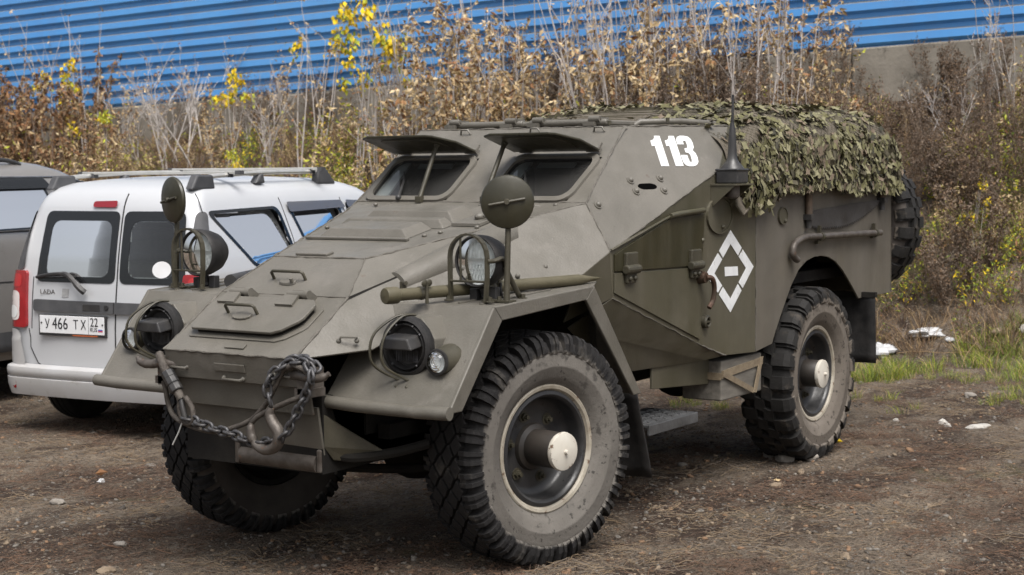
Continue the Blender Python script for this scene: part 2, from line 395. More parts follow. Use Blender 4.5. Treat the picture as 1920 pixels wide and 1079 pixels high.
# --- nose, bonnet, deck (full width plates)
plate('bonnet_plate', [Lp('h0'), Lp('h1'), Rp('h1'), Rp('h0')])
plate('bonnet_plate', [Lp('h1'), Lp('h2'), Rp('h2'), Rp('h1')])
plate('deck_plate', [Lp('h2'), Lp('V'), Lp('w0'), Rp('w0'), Rp('V'), Rp('h2')])
plate('nose_plate', [V3((.984,-.343,.925)), V3((.955,-.352,.815)), V3((.955,.352,.815)), V3((.984,.343,.925))], t=.012)
plate('nose_plate', [V3((.930,-.358,.835)), V3((.905,-.362,.705)), V3((.905,.362,.705)), V3((.930,.358,.835))], t=.012)
plate('nose_plate', [V3((.880,-.362,.730)), V3((.857,-.345,.62)), V3((.845,-.06,.540)), V3((.845,.36,.540)), V3((.880,.362,.730))], t=.012)
def sideplates(s, p):
    plate('bonnet_side_plate', [p('h1'), p('V'), p('h2')], s=s)
    plate('cheek_plate', [p('h0'), p('N'), yv(s, (.40,.56,1.06)), yv(s, (.05,.72,1.09)), p('E'), p('T'), p('w0'), p('V'), p('h1')], s=s)
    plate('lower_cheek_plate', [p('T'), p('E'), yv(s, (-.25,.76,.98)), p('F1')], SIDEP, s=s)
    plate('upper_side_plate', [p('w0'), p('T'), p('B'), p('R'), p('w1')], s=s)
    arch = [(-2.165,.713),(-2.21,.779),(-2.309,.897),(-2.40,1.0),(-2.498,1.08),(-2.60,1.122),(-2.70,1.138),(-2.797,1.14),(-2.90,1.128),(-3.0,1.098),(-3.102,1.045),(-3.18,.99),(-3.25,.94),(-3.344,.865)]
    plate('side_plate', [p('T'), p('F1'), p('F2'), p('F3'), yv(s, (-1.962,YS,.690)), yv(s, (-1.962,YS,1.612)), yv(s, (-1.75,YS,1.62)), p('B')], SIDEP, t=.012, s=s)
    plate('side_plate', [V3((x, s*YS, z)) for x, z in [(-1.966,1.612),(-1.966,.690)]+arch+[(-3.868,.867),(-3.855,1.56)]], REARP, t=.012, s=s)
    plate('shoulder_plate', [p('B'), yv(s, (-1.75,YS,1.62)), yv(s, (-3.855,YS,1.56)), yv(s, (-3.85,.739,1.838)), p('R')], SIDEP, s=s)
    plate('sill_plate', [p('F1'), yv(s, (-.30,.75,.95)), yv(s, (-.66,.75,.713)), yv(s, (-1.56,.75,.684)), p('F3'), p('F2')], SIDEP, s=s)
both(sideplates)
plate('roof_plate', [Lp('w1'), Lp('R'), Rp('R'), Rp('w1')])
plate('roof_plate', [Lp('R'), V3((-3.85,.739,1.838)), V3((-3.85,-.739,1.838)), Rp('R')])
plate('rear_plate', [V3((-3.86,YS,.867)), V3((-3.86,-YS,.867)), V3((-3.855,-YS,1.56)), V3((-3.85,-.739,1.838)), V3((-3.85,.739,1.838)), V3((-3.855,YS,1.56))], SIDEP)
# --- windscreen plate with two openings
w0l, w0r, w1l, w1r = Lp('w0'), Rp('w0'), Lp('w1'), Rp('w1')
def wp(y, v, d=0.):
    """point on the windscreen plate at lateral position y, height fraction v, d out of the plate"""
    a = w0r.lerp(w0l, (y-w0r.y)/(w0l.y-w0r.y)); b = w1r.lerp(w1l, (y-w1r.y)/(w1l.y-w1r.y))
    return a.lerp(b, v) + WN*d
WN = (w0l-w0r).cross(w1r-w0r).normalized(); WN = WN if WN.x > 0 else -WN
WIN = ((.11, .575), (-.60, -.105)); v0, v1 = .025, .585
ycols = [None, -.60, -.105, .11, .575, None]; m_ = MB()
def ye(v, c): return (w0r.lerp(w1r, v).y if c == 0 else w0l.lerp(w1l, v).y) if ycols[c] is None else ycols[c]
vrows = [0, v0, v1, 1]
for dd in (0, -.012):
    for i in range(5):
        for j in range(3):
            if j == 1 and i in (1, 3): continue
            q = [wp(ye(vrows[j], i), vrows[j], dd), wp(ye(vrows[j], i+1), vrows[j], dd), wp(ye(vrows[j+1], i+1), vrows[j+1], dd), wp(ye(vrows[j+1], i), vrows[j+1], dd)]
            m_.poly(q if dd == 0 else q[::-1])
m_.obj('windscreen_plate', ARMY, car)
def rrect(y0, y1, a, b, r, n=5):
    out = []
    for cy, cv, st in ((y1-r, b-r*2.2, 0), (y0+r, b-r*2.2, 90), (y0+r, a+r*2.2, 180), (y1-r, a+r*2.2, 270)):
        for k in range(n+1):
            t = radians(st+90*k/n); out.append((cy+r*cos(t), cv+r*2.2*sin(t)))
    return out
PALEREFL = mat('painted_glass_reflection', (.62, .63, .63), None, rough=.7)  # pale colour imitating light reflected in the windscreen panes
for (y0, y1) in WIN:
    fr = MB(); o1 = rrect(y0-.012, y1+.012, v0-.025, v1+.02, .06); o2 = rrect(y0+.016, y1-.016, v0+.028, v1-.02, .05); n = len(o1)
    ring = lambda o, d: [wp(y, v, d) for y, v in o]
    P = ring(o1, .001)+ring(o1, .014)+ring(o2, .014)+ring(o2, -.03)
    fs = [(k*n+i, k*n+(i+1) % n, (k+1)*n+(i+1) % n, (k+1)*n+i) for k in range(3) for i in range(n)]
    fr.add(P, fs); f = fr.obj('window', ARMY, car, smooth=30)
    MB().poly(ring(rrect(y0+.008, y1-.008, v0+.015, v1-.006, .045), -.008)).obj('pane', GLASST, f)
    MB().tube([wp(y, v, -.004) for y, v in rrect(y0+.016, y1-.016, v0+.03, v1-.018, .042)], .006, 6, True).obj('seal', RUBBER, f, smooth=60)
    MB().slab([wp(y0+.015, v0, -.016), wp(y0+.10, v0, -.016), wp(y0+.085, v1, -.016), wp(y0+.015, v1, -.016)], .01).obj('pane_reflection', PALEREFL, f)  # pale slab behind the glass, a painted reflection down one side
    MB().slab([wp((y0+y1)/2-.10, v1-.085, -.016), wp((y0+y1)/2+.10, v1-.085, -.016), wp((y0+y1)/2+.10, v1-.03, -.016), wp((y0+y1)/2-.10, v1-.03, -.016)], .008).obj('pane_reflection', PALEREFL, f)  # pale slab imitating the bright reflection near the pane's top
    # visor lifted on its prop rod
    hv = .615; a = wp(y0-.02, hv, .02); b = wp(y1-.015, hv, .02)
    fwd = V3((.275, 0, .075)); c = .07
    vp = [a+fwd*.0, b+fwd*.0, b+fwd*.62+V3((0,0,0)), b+fwd*.96+V3((0,-c,0)), b+fwd+V3((0,-c*1.5,0)), a+fwd+V3((0,.05,0)), a+fwd*.9]
    vis = MB().prism(vp, (0, 0, .011)).obj('visor', OLIVED, car, bevel=.003)
    MB().prism([p.lerp(sum(vp, V3())/len(vp), .35)-V3((0,0,.0035)) for p in vp], (0,0,.003)).obj('slot_cover', DARKP, vis)
    MB().box((a+b)/2+fwd*.45+V3((0,0,.02)), (.05, .22, .018), ROT(0, -.3, 0)).obj('slot_cover', ARMY, vis, bevel=.004)
    rod_y = (y0+y1)/2+.11 if y0 < 0 else y0+.03
    top = V3((vp[0].x, rod_y, vp[0].z))+fwd*.55; bot = wp(rod_y, v0-.035, .02)
    MB().cyl(bot, top, .011, n=10).ball(top, .016).box(bot, (.03,.03,.03)).obj('prop_rod', DARKP, vis, smooth=40)
    for yy in (y0+.05, y1-.05):
        h = wp(yy, hv+.005, .02); MB().cyl(h+V3((0,-.035,.008)), h+V3((0,.035,.008)), .014, n=10).box(h+V3((-.02,0,.02)), (.05,.05,.012), ROT(0,.75,0)).obj('hinge', ARMY, vis, smooth=40)
    wy = y0+.22; k = wp(wy, v0-.01, .02)
    MB().tube([k, wp(wy-.03, .2, .03), wp(wy-.10, .38, .012)], [.009,.006,.004], 6).ball(k, .015).obj('wiper', BLACKM, f, smooth=60)
    for yy in (y0+.05, y1-.12):
        k = wp(yy, v0-.10, .0); MB().tube([k+V3((0,-.025,0)), k+V3((.02,-.02,.012)), k+V3((.02,.02,.012)), k+V3((0,.025,0))], .005, 6).obj('lug', ARMY, f, smooth=60)
for yy in (.1, -.3, .45):
    k = wp(yy, .93); MB().tube([k+V3((0,-.03,0)), k+V3((.01,-.02,.022)), k+V3((.01,.02,.022)), k+V3((0,.03,0))], .005, 6).obj('lug', ARMY, car, smooth=60)
# dark interior
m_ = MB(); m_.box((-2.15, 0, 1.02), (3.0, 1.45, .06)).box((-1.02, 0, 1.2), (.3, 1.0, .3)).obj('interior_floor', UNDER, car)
for yy in (-.33, .34):
    MB().box((-1.35, yy, 1.33), (.12, .42, .62)).obj('seat_back', UNDER, car, bevel=.04)
# --- weld beads along the main seams
WELD = mat('weld_bead', (.095, .086, .070), (.13, .118, .10), 60, .6, bump=.5, bscale=160)
wb = MB(); random.seed(2)
def bead(a, b, r=.0046):
    a = V3(a); b = V3(b); n = max(4, int((b-a).length/.03))
    wb.tube([a.lerp(b, i/n)+V3([random.uniform(-.0022, .0022) for _ in range(3)]) for i in range(n+1)], [r*random.uniform(.55, 1.45) for _ in range(n+1)], 6)
for P in (Lp, Rp):
    for a, b in (('h0','h1'),('h1','h2'),('h2','V'),('V','w0'),('w0','T'),('w0','w1'),('T','B'),('w1','R'),('F1','F2'),('F2','F3')):
        if P is Lp or a != 'F1': bead(P(a), P(b), .0028 if a in ('h1','F1','T') else .0045)
bead((-1.964,YS,.70), (-1.964,YS,1.55), .003); bead(Lp('h0'), Rp('h0')); bead(Lp('h1'), Rp('h1'), .003); bead(Lp('h2'), Rp('h2')); bead(Lp('w0'), Rp('w0'), .005); bead(Lp('w1'), Rp('w1'), .004)
wb.obj('weld_seam', WELD, car, smooth=60)
# bonnet side shut line
MB().slab([p+V3((.0015,.002,.003)) for p in (Lp('h1'), Lp('h1').lerp(Lp('V'), .86), Lp('h1').lerp(Lp('V'), .86)+V3((.003,.003,-.008)), Lp('h1')+V3((.003,.003,-.009)))], .002).obj('shut_line', UNDER, car)

# --- bonnet hatch (front), handles
hx = (Lp('h1')-Lp('h0')); hl = hx.length; hxn = hx.normalized(); HN = V3((-hxn.z, 0, hxn.x)); HN = HN if HN.z > 0 else -HN
def hp(u, y, d=0.): q = Lp('h0')+hxn*u; return V3((q.x, y, q.z))+HN*d       # u up the plate from the front edge
def rr2(u0, u1, y0, y1, r, d, n=4, skew=0):
    out = []
    for cu, cy, st in ((u1-r, y1-r, 0), (u1-r, y0+r, 90), (u0+r, y0+r, 180), (u0+r, y1-r, 270)):
        for k in range(n+1):
            t = radians(st+90*k/n); out.append(hp(cu+r*cos(t)*1, cy+r*sin(t)*1 if True else 0, d))
    return out
def hat(u0, u1, ya, yb, cut, d):
    return [hp(u0, ya+.02, d), hp(u0, yb-cut, d), hp(u0+.02, yb-cut*.6, d), hp(u0+cut*.75, yb-.012, d), hp(u0+cut, yb, d), hp(u1-.03, yb, d), hp(u1, yb-.03, d), hp(u1, ya+.03, d), hp(u1-.03, ya, d), hp(u0+.02, ya, d)]
ht = MB().prism(hat(.10, .315, -.275, .262, .10, .026), HN*.012).obj('hatch', ARMY, car, bevel=.003)
MB().prism(hat(.085, .325, -.292, .28, .10, .0005), HN*.006).obj('hatch_rim', ARMY, ht, bevel=.002)
MB().prism(hat(.112, .303, -.262, .25, .10, .0075), HN*.0185).obj('hatch_seal', UNDER, ht)
def strap_handle(fn, u, ya, yb, hgt, par, lean=.0):
    a, b = fn(u, ya, 0), fn(u, yb, 0); n_ = fn(u, ya, 1)-a
    pts = [a, a+n_*hgt*.8, a+n_*hgt+(b-a)*.06, b+n_*hgt-(b-a)*.06, b+n_*hgt*.8, b]
    MB().tube(pts, .0065, 8).obj('handle', DARKP, par, smooth=50)
strap_handle(lambda u, y, d: hp(u, y, .036+d), .205, -.135, .02, .045, ht)
MB().prism([hp(.185+.035*sin(t)*.7, -.045+.05*cos(t), .037) for t in [pi*k/6-1.9 for k in range(13)]], HN*.01).obj('latch', ARMY, ht, bevel=.002)
for yy in (-.195, .115):
    b = MB(); b.prism([hp(.262, yy-.045, .037), hp(.262, yy+.045, .037), hp(.325, yy+.035, .037), hp(.325, yy-.035, .037)], HN*.012)
    b.cyl(hp(.337, yy-.03, .04), hp(.337, yy+.055, .04), .014).cyl(hp(.337, yy+.055, .04), hp(.337, yy+.08, .04), .019).box(hp(.352, yy+.03, .02), (.05,.09,.03), ROT(0,-.57,0))
    b.obj('hinge', ARMY, ht, smooth=35)
MB().box(hp(.045, .01, .004), (.028, .10, .006), ROT(0, .57, 0)).obj('bonnet_tab', ARMY, car, bevel=.002)
# second bonnet plate: handle and latch
h2x = (Lp('h2')-Lp('h1')); h2l = h2x.length; h2x = V3((h2x.x, 0, h2x.z)).normalized(); H2N = V3((-h2x.z, 0, h2x.x))
def hp2(u, y, d=0.): q = Lp('h1')+h2x*u; return V3((q.x, y, q.z))+H2N*(d if H2N.z > 0 else -d)
strap_handle(hp2, .105, -.125, .045, .04, car)
MB().prism([hp2(.075+.028*sin(t)*.6, -.03+.045*cos(t), .001) for t in [2*pi*k/10 for k in range(10)]], V3((0,0,.012))).cyl(hp2(.075,.0,.01), hp2(.075,.0,.03), .008).obj('latch', ARMY, car, bevel=.002)
# deck vent: stepped raised cover, front strip and small fittings
dx_ = (Lp('w0')-Lp('h2')); sl = dx_.z/dx_.x
def dp(x, y, d=0.): return V3((x, y, 1.272+(x-.437)*(1.478-1.272)/(-.578-.437)+d))
def frustum(x0, x1, y0, y1, hgt, ins):
    b0 = [dp(x0, y0, .001), dp(x1, y0, .001), dp(x1, y1, .001), dp(x0, y1, .001)]; t0 = [dp(x0-ins*.6, y0+ins, hgt), dp(x1+ins*.3, y0+ins, hgt), dp(x1+ins*.3, y1-ins, hgt), dp(x0-ins*.6, y1-ins, hgt)]
    return MB().add(b0+t0, [(4,7,6,5),(0,4,5,1),(1,5,6,2),(2,6,7,3),(3,7,4,0)])
frustum(.11, -.07, -.285, .205, .034, .045).obj('deck_vent', ARMY, car, bevel=.004)
frustum(-.075, -.155, -.33, .26, .034, .04).obj('deck_vent', ARMY, car, bevel=.004)
frustum(-.165, -.33, -.27, .25, .048, .05).obj('deck_vent', ARMY, car, bevel=.004)
MB().box(dp(.14, -.045, .006), (.022, .56, .012), ROT(0, .2, 0)).obj('deck_strip', ARMY, car, bevel=.003)
MB().box(dp(.395, -.06, .006), (.05, .17, .012), ROT(0, .2, 0)).obj('deck_tab', ARMY, car, bevel=.004)
b = MB(); b.ball(dp(-.22, .36, .02), .026, sc=(1.6,1,.8)); b.prism([dp(-.12,.27,.002), dp(-.12,.42,.002), dp(-.30,.42,.002), dp(-.30,.30,.002)], (0,0,.012)); b.tube([dp(-.18,.40,.03), dp(-.27,.43,.04), dp(-.33,.38,.02)], .006, 6); b.obj('deck_latch', ARMY, car, smooth=35)
for x, y in ((-.45,.33),(-.5,-.45),(-.48,-.35),(.0,.3),(-.35,.5),(-.1,.42),(-.52,.55),(-.05,-.37),(.06,.26)): MB().ball(dp(x, y, .004), .012, 8, 4, (1,1,.7)).obj('rivet', ARMY, car, smooth=80)

# --- 113 plate basis, digits, vision slit and bolts
n113 = (Lp('B')-Lp('T')).cross(Lp('R')-Lp('T')).normalized(); n113 = n113 if n113.y > 0 else -n113
U1 = V3((-n113.y, n113.x, 0)).normalized(); U1 = U1 if U1.x < 0 else -U1; V1 = n113.cross(U1); V1 = V1 if V1.z > 0 else -V1
O1 = V3((-1.109,.559,1.827)); O1 = O1 - n113*n113.dot(O1-Lp('T'))
def q1(u, v, d=.003): return O1+U1*u+V1*v+n113*d
def digit(pts, u0, name, base=-.237, H=.181, sh=.27):
    MB().prism([q1(u0+x*.125+sh*y*H, base+y*H, .0012) for x, y in pts], n113*.0015).obj(name, WHITEP, car)
one = [(0,0),(.43,0),(.43,1),(.12,1),(.10,.93),(-.02,.86),(-.16,.84),(-.16,.66),(0,.67)]
digit(one, .103, 'painted_digit'); digit(one, .203, 'painted_digit')
three = [(0,.22),(.02,.10),(.12,.02),(.30,-.01),(.52,-.01),(.72,.03),(.86,.13),(.90,.28),(.87,.42),(.76,.52),(.88,.62),(.90,.76),(.86,.9),(.74,.98),(.52,1.01),(.30,1.01),(.12,.97),(.02,.88),(0,.72),(.36,.72),(.36,.82),(.45,.85),(.53,.82),(.54,.68),(.50,.60),(.32,.58),(.32,.45),(.48,.43),(.54,.36),(.54,.22),(.50,.14),(.44,.12),(.38,.15),(.36,.24),(.36,.36),(0,.36)]
digit(three, .262, 'painted_digit')
sl_ = [q1(-.063+.042*cos(t)*(1 if True else 1)+(.02 if cos(t) > 0 else -.02), -.352+.017*sin(t), .001) for t in [2*pi*k/16 for k in range(16)]]
MB().prism(sl_, n113*.0012).obj('vision_slit', mat('slit_void', (.003,.003,.003), None, rough=1., spec=0.), car)
for u, v in ((-.155,-.318),(.048,-.308),(-.155,-.38),(.03,-.378),(-.44,-.45)):
    c = q1(u, v, 0); MB().cyl(c, c+n113*.006, .021, .02, 12).ball(c+n113*.006, .014, 10, 6).obj('bolt', ARMY, car, smooth=40)
SN = V3((.339,.579,.741))
for x, y, z in ((-.02,.68,1.19),(-.17,.72,1.22),(.52,.44,1.10)):
    MB().ball((x, y, z), .011, 8, 6).obj('bolt', ARMY, car, smooth=80)
c = V3((-.29,.685,1.34)) ; c = c - SN*SN.dot(c-Lp('h1')); MB().cyl(c, c+SN*.007, .024, .022, 14).ball(c+SN*.007, .017, 10, 6).obj('bolt', ARMY, car, smooth=40)
# half-cone blister on the cheek and small grab staples
t_ = (Lp('V')-Lp('h1')).normalized(); q0 = Lp('h1').lerp(Lp('V'), .24)-V3((0,0,.03)); q2_ = Lp('h1').lerp(Lp('V'), .80)-V3((0,-.01,.015))
bb = MB(); n = 12
vs_ = []
for k, (p, r) in enumerate(((q0-t_*.012, .012), (q0, .050), (q0.lerp(q2_, .5), .062), (q2_, .058), (q2_+t_*.07, .004))):
    b_ = SN.cross(t_).normalized()
    for i in range(n+1):
        a = pi*i/n; vs_.append(p - b_*r*1.1*cos(a)*1 + SN*(r*.95*sin(a)-.004))
bb.add(vs_, [(k*(n+1)+i, k*(n+1)+i+1, (k+1)*(n+1)+i+1, (k+1)*(n+1)+i) for k in range(4) for i in range(n)]).obj('blister', ARMY, car, smooth=40)
def staple(c, ax, nrm, w=.07, h=.02, r=.005):
    c = V3(c); ax = V3(ax).normalized()*w/2; nrm = V3(nrm).normalized()*h
    MB().tube([c-ax, c-ax*.9+nrm, c+ax*.9+nrm, c+ax], r, 6).ball(c-ax, r*2).ball(c+ax, r*2).obj('staple', ARMY, car, smooth=60)
staple((.80,.45,.985), (.3,-.6,.0), SN); staple((.962,.01,.83), (0,1,0), (1,0,-.2), .10, .018); staple((.962,-.28,.86), (0,1,0), (1,0,-.2), .09, .016); staple((.962,.27,.86), (0,1,0), (1,0,-.2), .09, .016)
MB().box((.974,.0,.872), (.006,.16,.032), ROT(0,.26,0)).obj('nose_tab', ARMY, car, bevel=.002)
k = V3((.46,.455,1.165)); MB().box(k, (.02,.02,.05)).cyl(k+V3((0,0,.02)), k+V3((.02,.03,.02)), .008).obj('catch', DARKP, car, smooth=40)

# --- front wings
def wing(s):
    mk = lambda p: yv(s, p)
    f = MB().slab([mk(p) for p in ([(.806,.925,.745),(.514,.925,1.108),(.514,.36,1.108),(.795,.33,.757)][::1 if s > 0 else -1])], .008).obj('fender', ARMY, car, bevel=.002)
    MB().slab([mk(p) for p in ([(.514,.925,1.108),(-.215,.925,1.141),(-.40,.83,1.15),(-.26,.78,1.144),(.02,.62,1.131),(.514,.36,1.108)][::1 if s > 0 else -1])], .008).obj('top_panel', ARMY, f, bevel=.002)
    MB().slab([mk(p) for p in ([(-.215,.925,1.141),(-.608,.925,.648),(-.608,.72,.648),(-.40,.72,1.15)][::1 if s > 0 else -1])], .008).obj('rear_panel', ARMY, f, bevel=.002)
    o = [(.812,.742),(.514,1.112),(-.217,1.145),(-.612,.648)]; i = [(.728,.742),(.462,1.056),(-.152,1.090),(-.545,.648)]
    pts = [V3((x, s*.921, z)) for x, z in o+i[::-1]]
    m_ = MB()
    for k in range(3):
        m_.prism([V3((o[k][0], s*.915, o[k][1])), V3((o[k+1][0], s*.915, o[k+1][1])), V3((i[k+1][0], s*.915, i[k+1][1])), V3((i[k][0], s*.915, i[k][1]))], (0, s*.016, 0))
    m_.obj('flange', ARMY, f, bevel=.004)
    MB().tube([(.812, s*.335, .748), (.818, s*.5, .742), (.818, s*.8, .741), (.812, s*.935, .744)], .025, 12).obj('bumper_roll', ARMY, car, smooth=50)
    # inner wall of the wheel arch
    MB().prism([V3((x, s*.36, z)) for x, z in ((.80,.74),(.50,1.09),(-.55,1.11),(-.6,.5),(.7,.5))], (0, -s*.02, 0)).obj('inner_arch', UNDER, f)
    # strips on top
    for yy in (.72, .82): MB().box(yv(s, (.2, yy, 1.125)), (.5, .012, .006), ROT(0, .045, 0)).obj('tread_strip', ARMY, f)
    # headlight
    hy = .657; hz = .965; X0 = .695
    poly = [(-.112,-.125),(.112,-.125),(.112,.03),(.05,.108),(-.05,.108),(-.112,.03)]
    MB().prism([V3((X0-.022, s*(hy+y), hz+z)) for y, z in poly], (-.22, 0, 0)).obj('headlight_box', ARMY, car, bevel=.004)
    hlp = MB().lathe([(.001,-.02),(.075,-.02),(.080,-.004),(.086,.002),(.093,-.012),(.100,.004),(.114,-.004),(.117,-.03),(.108,-.045)], (X0+.02, s*hy, hz), (1,0,0), 28, flip=False).obj('headlight', RUBBER, car, smooth=40)
    hm = MB(); hz2 = hz+.018
    for q in (1,): hm.prism([V3((X0, s*hy-.078, hz2-.012)), V3((X0, s*hy-.06, hz2+.032)), V3((X0, s*hy+.06, hz2+.032)), V3((X0, s*hy+.078, hz2-.012))], (.085, 0, -.012))
    hm.obj('blackout_hood', BLACKM, hlp, bevel=.006)
    for t in (.6, 1.1, 2.0, 2.5, 4.0, 5.4): MB().ball((X0+.0225, s*hy+.0885*cos(t), hz+.0885*sin(t)), .005, 6, 4).obj('screw', CHAINM, hlp)
    gr = MB()
    for k in range(13): yy = s*hy-.048+k*.008; gr.box((X0+.006, yy, hz-.035), (.006, .0035, .045))
    gr.obj('slit_grille', CHAINM, hlp); MB().poly([V3((X0+.003, s*hy+.055*cos(t), hz-.012+.055*min(0,sin(t)))) for t in [2*pi*k/24 for k in range(24)]]).obj('lens', BLACKM, hlp)
    gp = []
    for dy in (-.05, -.005):
        gp.append(bez([(X0-.03, s*hy+.015, hz+.118), (X0+.03, s*hy+dy*.6, hz+.115), (X0+.10, s*hy+dy*1.2-.02, hz+.055), (X0+.118, s*hy+dy*1.2-.03, hz-.02), (X0+.10, s*hy+dy*1.1-.02, hz-.075), (X0+.03, s*hy+dy+.03, hz-.125), (X0+.01, s*hy+dy*.5+.05, hz-.130)], 5))
    gm = MB()
    for p in gp: gm.tube(p, .0055, 6)
    gm.obj('wire_guard', DARKP, hlp, smooth=60)
    MB().box((X0+.035, s*hy+.01, hz-.152), (.012, .085, .035), ROT(0, -.67, 0)).obj('guard_plate', ARMY, hlp, bevel=.003)
    for yy in (-.02, .03): MB().ball((X0+.05, s*hy+yy, hz-.148), .007, 8, 6).obj('screw', DARKP, hlp, smooth=80)
    # marker lamp
    my, mz = .815, .918; c0 = V3((.655, s*my, mz)); mk_ = MB().lathe([(.062,-.02),(.060,.0),(.054,.02),(.048,.06),(.048,.072),(.040,.074)], c0, (1,0,0), 20).obj('marker_lamp', DARKP, car, smooth=40)
    MB().lathe([(.046,.058),(.050,.066),(.050,.076),(.041,.078)], c0, (1,0,0), 20).obj('bezel', RUBBER, mk_, smooth=40)
    MB().lathe([(.001,.056),(.041,.060)], c0, (1,0,0), 20).obj('reflector', REFL, mk_, smooth=40)
    MB().lathe([(.001,.088),(.008,.085),(.011,.088),(.017,.083),(.020,.086),(.026,.081),(.029,.083),(.035,.077),(.041,.075)], c0, (1,0,0), 20).obj('lens', LENS, mk_, smooth=20)
for s in (1, -1): wing(s)

# --- round mirrors, spotlights and their strap guards on the wings
GROOVE = mat('fluted_lens', (.72, .74, .74), (.55, .57, .56), 55, .3)
def wing_top(s, mirror_n, sx):
    zt = 1.117; px_, py_ = .365+sx, s*.885
    top = V3((px_-.012, py_, 1.505))
    pl = MB().cyl((px_, py_, zt), (px_-.02, py_, 1.52), .0125, .0105, 10).box((px_-.005, py_-s*.04, zt+.004), (.05, .13, .008)).obj('mirror_pole', DARKP, car, smooth=40)
    nn = V3(mirror_n).normalized(); c = top + nn*.018
    mi = MB().lathe([(.001,.022),(.045,.018),(.085,.010),(.100,.004),(.104,-.004),(.100,-.014),(.001,-.016)], c, nn, 32).obj('mirror', OLIVED, car, smooth=40)
    q = nn.to_track_quat('Z', 'Y')
    MB().tube([c+q @ V3((-.07,-.012,.020)), c+q @ V3((0,0,.026)), c+q @ V3((.07,.012,.020))], .006, 6).cyl(c+nn*.012, c+nn*.034, .014, .010, 10).obj('mirror_clamp', DARKP, mi, smooth=40)
    # spotlight
    cx, cy, cz = .345+sx*1.2, s*.745, 1.272
    sp = MB().lathe([(.001,-.135),(.030,-.130),(.060,-.115),(.086,-.080),(.100,-.035),(.104,0),(.104,.022),(.098,.030),(.092,.024)], (cx, cy, cz), (1,0,0), 32).obj('spotlight', RUBBER, car, smooth=40)
    MB().lathe([(.001,-.022),(.04,-.018),(.075,-.004),(.092,.016)], (cx, cy, cz), (1,0,0), 28).obj('reflector', REFL, sp, smooth=60)
    ln = MB(); n = 24
    for j, yy in enumerate([-.09+k*.0075 for k in range(25)]): pass
    ln.lathe([(.001,.040),(.03,.038),(.06,.032),(.092,.022)], (cx, cy, cz), (1,0,0), 32)
    ln.obj('lens', LENS, sp, smooth=60)
    fl = MB()
    for k in range(23):
        yy = -.083+k*.0075; hh = sqrt(.088**2-yy*yy)
        fl.box((cx+.010, cy+yy, cz+hh*.55), (.004, .0030, hh*.85)); fl.box((cx+.010, cy+yy, cz-hh*.55), (.004, .0030, hh*.85), ROT(.35 if k % 2 else -.35,0,0))
    fl.obj('lens_flute', GROOVE, sp, kind='stuff')
    MB().tube([(cx-.02, cy, cz-.10), (cx-.04, cy, cz-.13), (cx-.03, cy, cz-.15)], .018, 8).box((cx-.02, cy-.035, cz-.135), (.035,.035,.05)).box((cx-.035, cy+.045, cz-.13), (.035,.035,.055)).obj('spotlight_foot', BLACKM, sp, bevel=.004)
    MB().tube(bez([(cx-.07, cy+s*.05, cz-.09), (cx-.06, cy+s*.06, cz-.12), (cx-.08, cy+s*.05, cz-.15)], 5), .006, 6).obj('cable', RUBBER, sp, smooth=60)
    # strap guard
    gx = cx+.075
    def strap(pts, wv, t=.004):
        b = MB(); pts = [V3(p) for p in pts]
        for i in range(len(pts)-1):
            d = (pts[i+1]-pts[i]).normalized(); nn_ = d.cross(V3((1,0,0))).normalized()*t
            q = [pts[i]-V3((wv,0,0)), pts[i]+V3((wv,0,0)), pts[i+1]+V3((wv,0,0)), pts[i+1]-V3((wv,0,0))]
            b.prism([p-nn_ for p in q], nn_*2)
        return b
    arc = [(gx, cy-.085, zt), (gx, cy-.088, zt+.10), (gx, cy-.088, cz+.02)] + [(gx, cy-.088*cos(t), cz+.02+.088*sin(t)) for t in [pi*k/10 for k in range(1, 10)]] + [(gx, cy+.088, cz+.02), (gx, cy+.088, zt+.10), (gx, cy+.08, zt)]
    gd = strap(arc, .012).obj('spotlight_guard', DARKP, car)
    MB().tube([(gx+.004, cy-.088, cz-.075), (gx+.004, cy+.088, cz-.075)], .005, 6).tube([(gx+.004, cy-.035, cz-.075), (gx+.004, cy-.035, cz+.10)], .005, 6).obj('guard_wire', DARKP, gd, smooth=60)
    MB().tube(bez([(gx, cy+.088*s, cz+.005), (gx-.03, cy+.10*s, cz+.005), (gx-.08, cy+.11*s, cz+.012), (gx-.11, cy+.10*s, cz-.03)], 4), .010, 6).obj('guard_brace', DARKP, gd, smooth=60)
    MB().cyl((gx-.21, cy+.10*s, zt+.005), (gx-.10, cy+.10*s, cz-.02), .011).obj('guard_brace', DARKP, gd, smooth=40)
    b = MB()
    for dx2, dy2 in ((-.05,.11),(-.03,.07),(-.20,.12),(.01,-.09),(.0,.10)): b.cyl((gx+dx2, cy+dy2*s, zt), (gx+dx2, cy+dy2*s, zt+.022), .009, n=6).cyl((gx+dx2, cy+dy2*s, zt+.003), (gx+dx2, cy+dy2*s, zt+.007), .018, n=10)
    b.obj('bolt_group', DARKP, gd)
wing_top(1, (.86, .50, .0), 0.0); wing_top(-1, (.93, -.28, -.02), .02)
# dark stub of the exhaust-side tool on the right wing
MB().cyl((.42, -.52, 1.155), (.16, -.60, 1.165), .030, n=14).obj('tool_handle', BLACKM, car, smooth=40)

